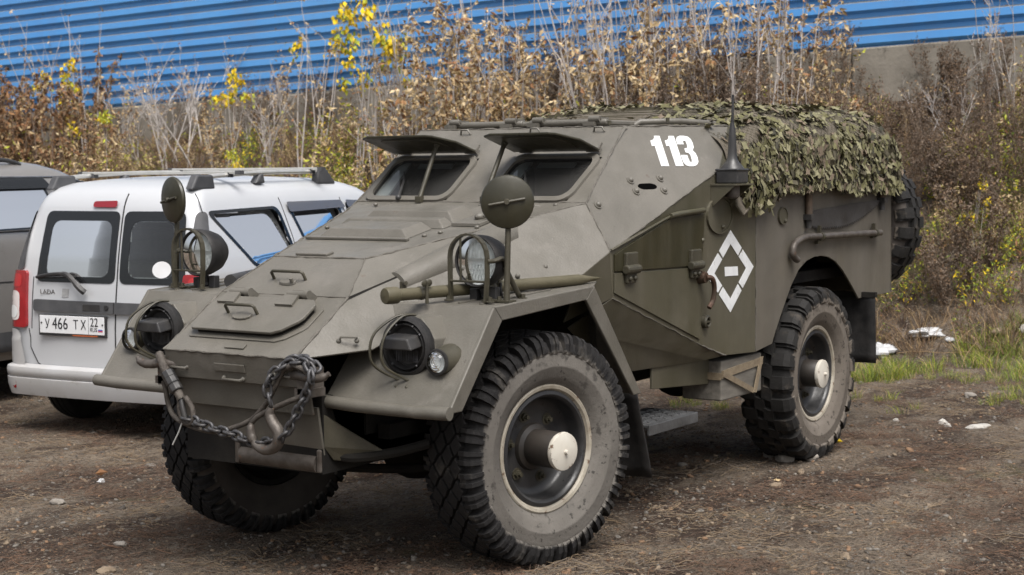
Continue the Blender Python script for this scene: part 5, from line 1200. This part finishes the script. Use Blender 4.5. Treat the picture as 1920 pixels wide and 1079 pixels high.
# ================================================================= VEGETATION
import numpy as np
STEMP = mat('pale_stem', (.50,.46,.43), (.38,.34,.31), 9, .85); STEMB = mat('brown_stem', (.155,.108,.078), (.21,.155,.115), 9, .9); STEMT = mat('tan_stem', (.36,.245,.13), (.27,.18,.10), 8, .85)
def leafm(nm, c1, c2): return mat(nm, c1, c2, 5, .8, spec=.25)
LTAN = leafm('tan_dry_leaf', (.47,.35,.195), (.37,.26,.135)); LPALE = leafm('pale_dry_leaf', (.60,.48,.30), (.50,.37,.20)); LBRN = leafm('brown_dry_leaf', (.185,.115,.065), (.135,.088,.058))
LYEL = leafm('yellow_leaf', (.72,.50,.02), (.62,.46,.03)); LYG = leafm('yellow_green_leaf', (.42,.43,.045), (.30,.33,.04)); LGRN = leafm('green_leaf', (.12,.175,.035), (.19,.235,.05)); LRED = leafm('russet_leaf', (.24,.12,.06), (.30,.165,.075)); LDRK = leafm('dark_weed', (.135,.098,.072), (.19,.145,.108))
VM = [STEMP, STEMB, STEMT, LTAN, LPALE, LBRN, LYEL, LYG, LGRN, LRED, LDRK]
rnd = random.Random(77)
def rv(a=1.): return V3((rnd.uniform(-a, a), rnd.uniform(-a, a), rnd.uniform(-a, a)))
def stem(mb, p, d, L, r0, n=5, wob=.12, mi=0, sides=4, grav=0.):
    mb.cur = mi; pts = [V3(p)]; d = V3(d).normalized()
    for i in range(n):
        d = (d+rv(wob)+V3((0,0,-grav))).normalized(); pts.append(pts[-1]+d*L/n)
    mb.tube(pts, [max(r0*(1-.75*i/n), .0012) for i in range(n+1)], sides, caps=False); return pts
def leaf(mb, p, d, L, w, mi, curl=.5):
    mb.cur = mi; d = V3(d).normalized(); sd = d.cross(rv()).normalized(); nn = d.cross(sd)
    m1 = p+d*L*.45+nn*L*.10*curl; tip = p+d*L+nn*L*rnd.uniform(-.55,.55)*curl; a = rnd.uniform(.1,.5)
    mb.add([p, m1+sd*w+nn*w*a, m1, m1-sd*w+nn*w*a, tip], [(0,1,2),(0,2,3),(1,4,2),(2,4,3)])
def make_sapling(H, nst, leaves, lmi, smi=0, spread=.25, droop=.6, lsz=.075, br=5, r0=.011):
    mb = MB()
    for k in range(nst):
        a = rnd.uniform(0, 2*pi); d = V3((cos(a)*spread*rnd.random(), sin(a)*spread*rnd.random(), 1)); h = H*rnd.uniform(.65, 1.05)
        P = stem(mb, V3((cos(a)*.06*nst**.5*rnd.random()*2, sin(a)*.06*nst**.5*rnd.random()*2, -.15)), d, h, r0*rnd.uniform(.7,1.2), 8, .07, smi)
        ends = []
        for b in range(br):
            i = rnd.randint(2, len(P)-1); bd = (P[i]-P[i-1]).normalized()+rv(.8)+V3((0,0,.25)); B = stem(mb, P[i], bd, h*rnd.uniform(.10,.30), r0*.42, 4, .16, smi, 3); ends += B[1:]
        ends += P[3:]
        for l in range(leaves):
            q = rnd.choice(ends)+rv(.02); mi = rnd.choice(lmi); leaf(mb, q, V3((rnd.uniform(-.8,.8), rnd.uniform(-.8,.8), -droop+rnd.uniform(-.5,.7))), lsz*rnd.uniform(.5,1.25), lsz*rnd.uniform(.14,.30), mi, 1.)
    return mb.mesh('sapling', VM)
def make_bare(H):
    mb = MB()
    def rec(p, d, L, r, dep):
        P = stem(mb, p, d, L, max(r, .0045), 5, .10, 0, 5 if dep == 0 else 3)
        if dep < 3:
            for k in range(4 if dep == 0 else 3):
                i = rnd.randint(1, 5); rec(P[i], (P[i]-P[i-1]).normalized()+rv(.75)+V3((0,0,.30)), L*rnd.uniform(.4,.7), r*.5, dep+1)
        elif rnd.random() < .45:
            for k in range(2): leaf(mb, P[-1], rv()+V3((0,0,-.4)), .06, .012, rnd.choice((3,4,9)), 1.2)
    for k in range(2): rec(V3((rnd.uniform(-.1,.1), rnd.uniform(-.1,.1), -.1)), V3((rnd.uniform(-.5,.5), rnd.uniform(-.5,.5), 1)), H*.7, .019, 0)
    return mb.mesh('bare_sapling', VM)
def make_wormwood(H, mi=10, dens=1.):
    mb = MB()
    for k in range(rnd.randint(4, 6)):
        a = rnd.uniform(0, 2*pi); P = stem(mb, V3((.08*cos(a), .08*sin(a), -.1)), V3((.25*cos(a), .25*sin(a), 1)), H*rnd.uniform(.7,1.1), .006, 8, .06, 1, 3)
        for i in range(2, 9):
            for b in range(int(7*dens)):
                B = stem(mb, P[i]+rv(.02), V3((rnd.uniform(-1,1), rnd.uniform(-1,1), .9)), H*rnd.uniform(.08,.20), .0022, 3, .25, mi, 3)
                for q in B[1:]:
                    for z in range(2): leaf(mb, q+rv(.012), rv(), .026, .007, rnd.choice((mi, mi, 5)), .8)
    return mb.mesh('wormwood', VM)
def make_weed(H, lm, n=7, lv=16, smi=2, lsz=.06):
    mb = MB()
    for k in range(n):
        a = rnd.uniform(0, 2*pi); P = stem(mb, V3((.14*cos(a)*rnd.random(), .14*sin(a)*rnd.random(), -.1)), V3((.4*cos(a)*rnd.random(), .4*sin(a)*rnd.random(), 1)), H*rnd.uniform(.5,1.1), .0055, 6, .12, smi, 3)
        for l in range(lv):
            q = rnd.choice(P[1:])+rv(.035); leaf(mb, q, rv()+V3((0,0,-.2)), lsz*rnd.uniform(.5,1.3), lsz*rnd.uniform(.10,.22), rnd.choice(lm), 1.1)
    return mb.mesh('dry_weed', VM)
def make_yellow(H):
    mb = MB()
    for k in range(rnd.randint(1, 3)):
        P = stem(mb, V3((rnd.uniform(-.1,.1), rnd.uniform(-.1,.1), -.1)), V3((rnd.uniform(-.2,.2), rnd.uniform(-.2,.2), 1)), H*rnd.uniform(.8,1.), .011, 9, .06, 0)
        for b in range(rnd.randint(1, 2)):
            i = rnd.choice((7, 8, 9, 9)); B = stem(mb, P[i], rv()+V3((0,0,.4)), .14, .004, 3, .1, 0, 3); c = B[-1]; mx = rnd.choice(((6,6,6,7), (6,6,7), (7,7,6)))
            for l in range(rnd.randint(20, 34)): leaf(mb, c+V3((rnd.gauss(0,.05), rnd.gauss(0,.05), rnd.gauss(-.06,.065))), V3((rnd.uniform(-.6,.6), rnd.uniform(-.6,.6), -.8)), .085*rnd.uniform(.7,1.2), .027, rnd.choice(mx), .5)
        for b in range(4):
            i = rnd.randint(3, 8); B = stem(mb, P[i], rv()+V3((0,0,.5)), .2, .004, 3, .12, 0, 3)
            for l in range(3): leaf(mb, rnd.choice(B[1:]), rv()+V3((0,0,-.6)), .065, .014, rnd.choice((3,4,9)), 1)
    return mb.mesh('yellow_sapling', VM)
# kinds: name, label, category, group, meshes
KINDS = {
 'sap': ('dry_sapling', 'tall pale stems with curled tan leaves', 'sapling', 'tan-leaved saplings', [make_sapling(1.7, 4, 75, (3,3,4,4,9), lsz=.085) for _ in range(4)]),
 'bare': ('bare_sapling', 'leafless whitish branching sapling', 'sapling', 'bare whitish saplings', [make_bare(1.5) for _ in range(4)]),
 'worm': ('dead_wormwood', 'dark brown feathery dead weed', 'weed', 'dark feathery weeds', [make_wormwood(1.05) for _ in range(4)]),
 'weed': ('dry_weed', 'dry weed thick with tan and straw leaves', 'weed', 'tan leafy weeds', [make_weed(.85, (3,3,4,4,7,5), 9, 26, 2, .068) for _ in range(5)]),
 'yel': ('yellow_sapling', 'thin sapling with bright yellow leaf clusters', 'sapling', 'yellow-leaved saplings', [make_yellow(1.75) for _ in range(5)]),
 'green': ('green_shrub', 'low shrub with yellow-green leaves', 'shrub', 'yellow-green shrubs', [make_weed(.55, (7,7,8,8,6), 10, 26, 1, .055) for _ in range(3)]),
 'russ': ('russet_sapling', 'stems hung with withered russet-brown leaves', 'sapling', 'russet-leaved saplings', [make_sapling(1.6, 4, 130, (9,9,5,5,3), 1, .22, .7, .075) for _ in range(3)]),
 'brush': ('brown_brush', 'tangled brown dead brush', 'brush', 'brown brush', [make_wormwood(.62, 10, 1.1) for _ in range(3)]+[make_weed(.5, (5,8,10,7,9), 10, 20, 1, .045) for _ in range(2)]),
 'thin': ('leaning_stem', 'slender pale grey stems', 'sapling', 'slender pale stems', [make_sapling(2.3, 4, 16, (3,4,9), 0, .22, .5, .07, 4, .013) for _ in range(4)]),
}
def plant(kind, x, y, sc, rz=None, where=''):
    nm, lb, ct, gp, ms = KINDS[kind]; lb = lb+' '+where; gp = gp+' '+where; o = ob(nm, rnd.choice(ms), None, loc=(x, y, gh(x, y)), rot=(rnd.uniform(-.06,.06), rnd.uniform(-.06,.06), rnd.uniform(0, 6.28) if rz is None else rz)); o.scale = (sc, sc, sc*rnd.uniform(.92,1.1)); return tag(o, lb, ct, gp)
def yfence(x, y):     # where a line from the yard's edge through (x, y) meets the fence: used to zone the planting
    return CAM.y+(y-CAM.y)*(-11.3-CAM.x)/(x-CAM.x)
WH = ''
def sow(kind, n, y0, y1, x0, x1, s0, s1):
    for i in range(n):
        x = rnd.uniform(x0, x1); yf_ = rnd.uniform(y0, y1); y = CAM.y+(yf_-CAM.y)*(x-CAM.x)/(-11.3-CAM.x); plant(kind, x, y, rnd.uniform(s0, s1), None, WH)
# stretch behind the grey SUV: rank russet growth
WH = 'behind the grey SUV'
sow('russ', 17, -17.2, -14.2, -10.6, -9.2, .75, 1.25); sow('weed', 16, -17., -13.8, -10.4, -8.6, .9, 1.3); sow('thin', 3, -16.8, -14.4, -10.6, -10., .9, 1.1); sow('yel', 4, -16.6, -14.2, -10.2, -9.4, .55, .95)
# thin open stretch behind the van
WH = 'behind the silver van'
sow('bare', 11, -14.3, -10.6, -10.7, -9.8, .55, .95); sow('weed', 24, -14.2, -10.2, -10.2, -9.0, .35, .6); sow('sap', 5, -14., -10.4, -10.6, -9.8, .45, .75); sow('yel', 2, -12.2, -11.4, -10.2, -9.8, .75, .9); sow('yel', 2, -12.1, -11.6, -9.6, -9.2, .4, .5); sow('green', 9, -11.8, -9.4, -10.4, -9.2, .8, 1.3); sow('worm', 6, -12.6, -9.8, -10.9, -10.4, .6, .9)
# dense stand in the middle
WH = 'between the van roof and the net'
sow('yel', 2, -10.3, -9.9, -10.5, -10.1, 1.1, 1.25); sow('yel', 4, -9.7, -8.6, -10.4, -9.9, .75, 1.15); sow('thin', 9, -10.4, -7.4, -10.7, -9.6, .8, 1.1); sow('weed', 56, -10., -5.4, -10.7, -8.8, .65, 1.15); sow('sap', 18, -9., -5.2, -10.7, -9.4, .8, 1.2); sow('worm', 10, -7.6, -4.8, -10.9, -9.8, .8, 1.25); sow('green', 10, -10.2, -6.5, -10., -8.8, .7, 1.2)
# tall stems above the armoured car's roof
WH = 'behind the camouflage net'
sow('thin', 22, -7.2, -3.0, -10.8, -9.6, .85, 1.2); sow('sap', 12, -5.6, -2.8, -10.6, -9.4, .7, 1.1); sow('worm', 22, -5.6, -2.2, -10.9, -9.3, .8, 1.3); sow('weed', 20, -5.4, -2.6, -10.6, -9., .7, 1.1); sow('russ', 8, -5., -2.4, -10.4, -9.2, .5, .8)
# slope at the right
WH = 'on the slope behind the spare wheel'
sow('worm', 14, -2.6, .6, -10.9, -9.2, .55, .9); sow('brush', 50, -3.6, 1.1, -10.8, -7.9, .7, 1.3); sow('bare', 3, -2.4, .4, -10.8, -9.8, .4, .6); sow('thin', 3, -2.2, .4, -10.8, -10., .5, .7); sow('weed', 10, -2.6, .8, -10.6, -8.2, .4, .7); sow('green', 66, -3.2, 1.0, -10.6, -7.6, .35, .8); sow('yel', 5, -2.4, .6, -9.9, -7.9, .22, .4)
# ---------------------------------------------------------------- uncountable ground cover, merged
def merge(name, temps, xf, mats, label, cat, smooth=False):
    """temps: meshes, xf: list of (index, 3x3 numpy, location)"""
    TV = []; TF = []; TM = []
    for t in temps:
        t.calc_loop_triangles(); v = np.empty(len(t.vertices)*3); t.vertices.foreach_get('co', v); f = np.empty(len(t.loop_triangles)*3, dtype=np.int64); t.loop_triangles.foreach_get('vertices', f)
        mi = np.empty(len(t.loop_triangles), dtype=np.int32); t.loop_triangles.foreach_get('material_index', mi); TV.append(v.reshape(-1, 3)); TF.append(f.reshape(-1, 3)); TM.append(mi)
    VV = []; FF = []; MM = []; n = 0
    for i, M_, p in xf:
        VV.append(TV[i] @ M_.T + p); FF.append(TF[i]+n); MM.append(TM[i]); n += len(TV[i])
    V_ = np.concatenate(VV); F_ = np.concatenate(FF); M2 = np.concatenate(MM)
    me = bpy.data.meshes.new(name); me.vertices.add(len(V_)); me.vertices.foreach_set('co', V_.ravel()); me.loops.add(F_.size); me.loops.foreach_set('vertex_index', F_.ravel().astype(np.int32))
    me.polygons.add(len(F_)); me.polygons.foreach_set('loop_start', np.arange(0, F_.size, 3, dtype=np.int32)); me.polygons.foreach_set('loop_total', np.full(len(F_), 3, dtype=np.int32))
    for m_ in mats: me.materials.append(m_)
    me.polygons.foreach_set('material_index', M2)
    if smooth: me.polygons.foreach_set('use_smooth', np.ones(len(F_), dtype=bool))
    me.update(); me.validate(); o = ob(name, me, kind='stuff'); return tag(o, label, cat)
def xform(x, y, s, tilt=.2, z=None, flat=1.):
    M_ = np.array(ROT(rnd.uniform(-tilt,tilt), rnd.uniform(-tilt,tilt), rnd.uniform(0,6.28)))*s; M_[:, 2] *= flat
    return M_, np.array((x, y, gh(x, y) if z is None else z))
def tuft(n, h, w, mis, sp=.06, lean=.5):
    mb = MB()
    for k in range(n):
        a = rnd.uniform(0, 6.28); p = V3((sp*cos(a)*rnd.random(), sp*sin(a)*rnd.random(), -.01)); L = h*rnd.uniform(.5,1.1); d = V3((cos(a)*lean*rnd.random(), sin(a)*lean*rnd.random(), 1)).normalized(); sd = d.cross(V3((sin(a*3), cos(a*3), .1))).normalized()*w
        m1 = p+d*L*.55; tp_ = p+d*L+V3((cos(a), sin(a), -.35))*L*rnd.uniform(.1,.45); mb.cur = rnd.choice(mis)
        mb.add([p-sd, p+sd, m1+sd*.7, m1-sd*.7, tp_], [(0,1,2,3),(3,2,4)])
    return mb.mesh('tuft', VM)
gt = [tuft(26, .13, .0018, (8,8,8,7,8,3)) for _ in range(4)]; dt = [tuft(20, .20, .002, (2,5,10,5,3), .08, .9) for _ in range(4)]
xf = []
def grassy(x, y): return fbm(x*.8, y*.8, 12.)
for i in range(5200):
    x = -6.1-4.2*rnd.random()**1.25; y = rnd.uniform(-4.0, 3.0)
    if grassy(x, y) < -.22+.45*rnd.random()+max(0, -x-9.2)*.25: continue
    M_, p = xform(x, y, rnd.uniform(.6,1.5)); xf.append((rnd.randrange(4), M_, p))
for i in range(900):
    x = rnd.uniform(-6.6, -4.3); y = rnd.uniform(-1.0, 3.0)
    if grassy(x*1.5, y*1.5) < .18: continue
    M_, p = xform(x, y, rnd.uniform(.35,.8)); xf.append((rnd.randrange(4), M_, p))
merge('green_grass', gt, xf, VM, 'short green grass along the foot of the bank behind the armoured car', 'grass')
# dry undergrowth on the bank
ut = dt+[KINDS['brush'][4][3], KINDS['brush'][4][4], KINDS['weed'][4][0]]
xf = []
for i in range(3000):
    x = rnd.uniform(-11.0, -7.4); yf_ = rnd.uniform(-16.8, 1.4); y = CAM.y+(yf_-CAM.y)*(x-CAM.x)/(-11.3-CAM.x); M_, p = xform(x, y, rnd.uniform(.7,1.7), .5); xf.append((rnd.randrange(4), M_, p))
for i in range(300):
    x = rnd.uniform(-10.9, -7.6); yf_ = rnd.uniform(-16.5, 1.2); y = CAM.y+(yf_-CAM.y)*(x-CAM.x)/(-11.3-CAM.x); M_, p = xform(x, y, rnd.uniform(.45,.8), .5); xf.append((rnd.choice((4,5,4,5,6)), M_, p))
merge('dry_undergrowth', ut, xf, VM, 'dry brown undergrowth and dead grass covering the bank', 'undergrowth')
# fallen twigs on the slope, dead fibres and pebbles on the yard
tw = MB()
for k in range(3): pass
def twigm(L, mi):
    mb = MB(); P = stem(mb, V3((-L/2,0,0)), V3((1,0,0)), L, .006, 6, .12, mi, 4)
    for i in (2,3,4): stem(mb, P[i], V3((1, rnd.uniform(-1,1), rnd.uniform(0,.6))), L*.3, .003, 3, .15, mi, 3)
    return mb.mesh('twig', VM)
twm = [twigm(.9, 0), twigm(.7, 1), twigm(1.1, 2)]
for i in range(46):
    x = rnd.uniform(-10.2, -7.2); y = rnd.uniform(-3.6, 1.8); o = ob('fallen_twig', rnd.choice(twm), None, loc=(x, y, gh(x, y)+.06), rot=(rnd.uniform(-.3,.3), rnd.uniform(-.9,.3), rnd.uniform(0,6.28))); o.scale = [rnd.uniform(.4,1.)]*3; tag(o, 'bare fallen twig lying on the overgrown slope', 'twig', 'fallen twigs on the slope')
def visible(x, y, mg=.04):
    d = V3((x, y, 0))-CAM; z = d.dot(fw)
    return z > 1 and abs(d.dot(rt)/z) < .3187+mg and abs(d.dot(up)/z) < .18+mg
def yard_pt():
    while True:
        x = rnd.uniform(-7.2, 3.3); y = rnd.uniform(-8.5, 3.6)
        if visible(x, y):
            dist = (V3((x, y, 0))-CAM).length
            if rnd.random() < (5.2/dist)**1.4: return x, y
PB = [mat('pebble_%s' % n_, c, c2, 30, .9) for n_, c, c2 in (('grey', (.185,.168,.145), (.13,.115,.098)), ('tan', (.225,.172,.118), (.18,.135,.092)), ('rust', (.21,.125,.07), (.16,.10,.062)), ('dark', (.06,.05,.042), (.09,.076,.062)))]
def pebble(mi):
    mb = MB(); mb.cur = mi; ph = [rnd.uniform(.65,1.25) for _ in range(40)]
    mb.ball((0,0,0), 1., 6, 4, (1.25, .95, .6)); mb.v = [(x*ph[i % 37], y*ph[(i*3) % 37], z*ph[(i*7) % 37]) for i, (x, y, z) in enumerate(mb.v)]; return mb.mesh('pebble', PB)
pt = [pebble(i % 4) for i in range(12)]; xf = []
for i in range(24000):
    x, y = yard_pt(); s_ = .0035+.012*rnd.random()**4+(.018*rnd.random() if rnd.random() < .02 else 0)
    dens = fbm(x*1.1, y*1.1, 30.); 
    if dens < -.05 and rnd.random() < .65: continue
    M_, p = xform(x, y, s_, .5); p[2] += s_*.12; xf.append((rnd.choice((0,1,2,3,4,5,0,1,4,5,8,9,6,10,3,7,11)), M_, p))
merge('gravel', pt, xf, PB, 'scattered grey and tan gravel pressed into the bare soil', 'gravel', True)
FB = [mat('fibre_%s' % n_, c, None, rough=.95) for n_, c in (('brown', (.085,.055,.038)), ('straw', (.175,.127,.078)), ('rust', (.135,.075,.045)), ('grey', (.145,.118,.092)))]
def fibres(n, L, mis):
    mb = MB()
    for k in range(n):
        a = rnd.uniform(0, 6.28); p = V3((rnd.gauss(0,.07), rnd.gauss(0,.07), .002)); l = L*rnd.uniform(.4,1.2); mb.cur = rnd.choice(mis); w_ = rnd.uniform(.0007,.0016); pts = [p]; 
        for q in range(3): a += rnd.uniform(-.8,.8); pts.append(pts[-1]+V3((cos(a)*l/3, sin(a)*l/3, rnd.uniform(-.004,.010))))
        for q in range(3):
            d = pts[q+1]-pts[q]; sd = V3((-d.y, d.x, 0)).normalized()*w_; up_ = V3((0,0,w_*1.2)); mb.add([pts[q]-sd, pts[q]+up_, pts[q+1]+up_, pts[q+1]-sd], [(0,1,2,3)]); mb.add([pts[q]+sd, pts[q]+up_, pts[q+1]+up_, pts[q+1]+sd], [(1,0,3,2)])
    return mb.mesh('fibre', FB)
ft = [fibres(34, .07, (0,0,2,0)) for _ in range(4)]+[fibres(26, .09, (1,3,1,0)) for _ in range(3)]; xf = []
for i in range(2900):
    x, y = yard_pt(); dens = fbm(x*.75+11, y*1.6+8, 2.)
    M_, p = xform(x, y, rnd.uniform(.6,1.2), .04); p[2] += .002
    if dens > .02: xf.append((rnd.randrange(4), M_, p))
    elif rnd.random() < .45: xf.append((rnd.randrange(4, 7), M_, p))
merge('dead_fibre_litter', ft, xf, FB, 'dark reddish-brown dead moss and grass fibres matted on the yard', 'plant litter')
# ---------------------------------------------------------------- litter and stones, one by one
def lump(name, label, cat, loc, s, m_, sq=(1,1,.6), seed=1, rough=.5, group=None, n=18):
    mb = MB(); mb.ball((0,0,0), 1., n, n*2//3, sq)
    vs = []
    for p in mb.v:
        v_ = V3(p); k = 1+rough*mnoise.fractal(v_*1.6+V3((seed*7.3,0,0)), 1., 2., 4)+rough*.5*abs(mnoise.noise(v_*4+V3((seed,3,1)))); vs.append(tuple(v_*k*s))
    mb.v = vs; o = mb.obj(name, m_, None, smooth=25); o.location = (loc[0], loc[1], gh(loc[0], loc[1])+s*sq[2]*.45); o.rotation_euler = (0,0,seed*1.7); return tag(o, label, cat, group)
PLAST = mat('white_plastic', (.58,.59,.60), (.46,.46,.46), 20, .4); PAPER = mat('dirty_paper', (.46,.44,.40), (.34,.32,.29), 30, .85); STONE = mat('field_stone', (.26,.235,.205), (.19,.17,.145), 14, .95, bump=.4, bscale=40)
lump('plastic_bag', 'crumpled white plastic bag at the foot of the bank beside the black mud flap', 'plastic bag', (-7.45,-.60), .085, PLAST, (1.2,1,.75), 3, .6)
lump('plastic_bag', 'spread torn white plastic bag lying in the grass', 'plastic bag', (-7.75,-.30), .085, PLAST, (1.6,1.1,.4), 5, .9)
lump('plastic_scrap', 'small bluish white plastic scrap next to the torn bag', 'plastic scrap', (-7.7,-.10), .04, PLAST, (1.3,.8,.45), 6, .6)
lump('stone', 'tan stone lying in the grass by a white bundle', 'stone', (-7.75,.33), .065, PB[1], (1.6,.8,.5), 7, .3)
lump('paper_bundle', 'crumpled white bundle in the grass past the tan stone', 'litter', (-7.8,.52), .06, PAPER, (1,1,.8), 8, .6)
lump('wood_chip', 'flat whitish weathered board fragment on the bare soil', 'wood chip', (-4.17,1.284), .055, PAPER, (1.7,.8,.30), 9, .25)
for i, (x, y, s_) in enumerate(((-4.143,.77,.018),(-4.194,1.053,.024),(-4.08,1.12,.020))): lump('paper_scrap', 'small crumpled white paper scrap on the bare soil', 'paper scrap', (x, y), s_, PAPER, (1,1,.7), 12+i, .6, 'white paper scraps behind the car')
lump('paper_scrap', 'tiny bright white scrap beside a fallen orange leaf', 'paper scrap', (-.372,-2.262), .014, PLAST, (.6,1.4,.9), 17, .6)
for i, (x, y, s_) in enumerate(((-2.66,.63,.045),(-2.60,.74,.05),(-2.66,.86,.036))): lump('stone', 'grey stone pressed under the muddy rear tyre', 'stone', (x+.05, y), s_, STONE, (1.2,1,.7), 21+i, .25, 'stones under the rear tyre')
for i, (x, y, s_) in enumerate(((-6.3,-.15,.05),(-5.5,.80,.035),(-1.9,.98,.028),(-.9,-.3,.03),(.95,-.75,.03),(.6,-1.05,.024),(-5.9,1.3,.04),(.15,-2.0,.03),(-.6,-1.8,.028))): lump('stone', 'loose grey stone lying on the yard', 'stone', (x, y), s_, STONE if i % 2 else PB[1], (1.5,1,.55), 31+i, .25, 'loose stones on the yard')
def fallen(name, label, loc, L, mi):
    mb = MB()
    for k in range(1): leaf(mb, V3((0,0,.012)), V3((1,.3,.1)), L, L*.28, mi, .8)
    o = ob(name, mb.mesh(name, VM), None, loc=(loc[0], loc[1], gh(*loc)+.004), rot=(0,0,rnd.uniform(0,6))); tag(o, label, 'leaf')
fallen('fallen_leaf', 'orange fallen leaf lying near the tiny white scrap', (-.482,-2.436), .07, 9)
fallen('fallen_leaf', 'yellow fallen leaf lying behind the muddy rear tyre', (-3.21,.80), .06, 6); fallen('fallen_leaf', 'pale fallen leaf lying on soil in front of the rear tyre', (-2.0,.92), .05, 3)
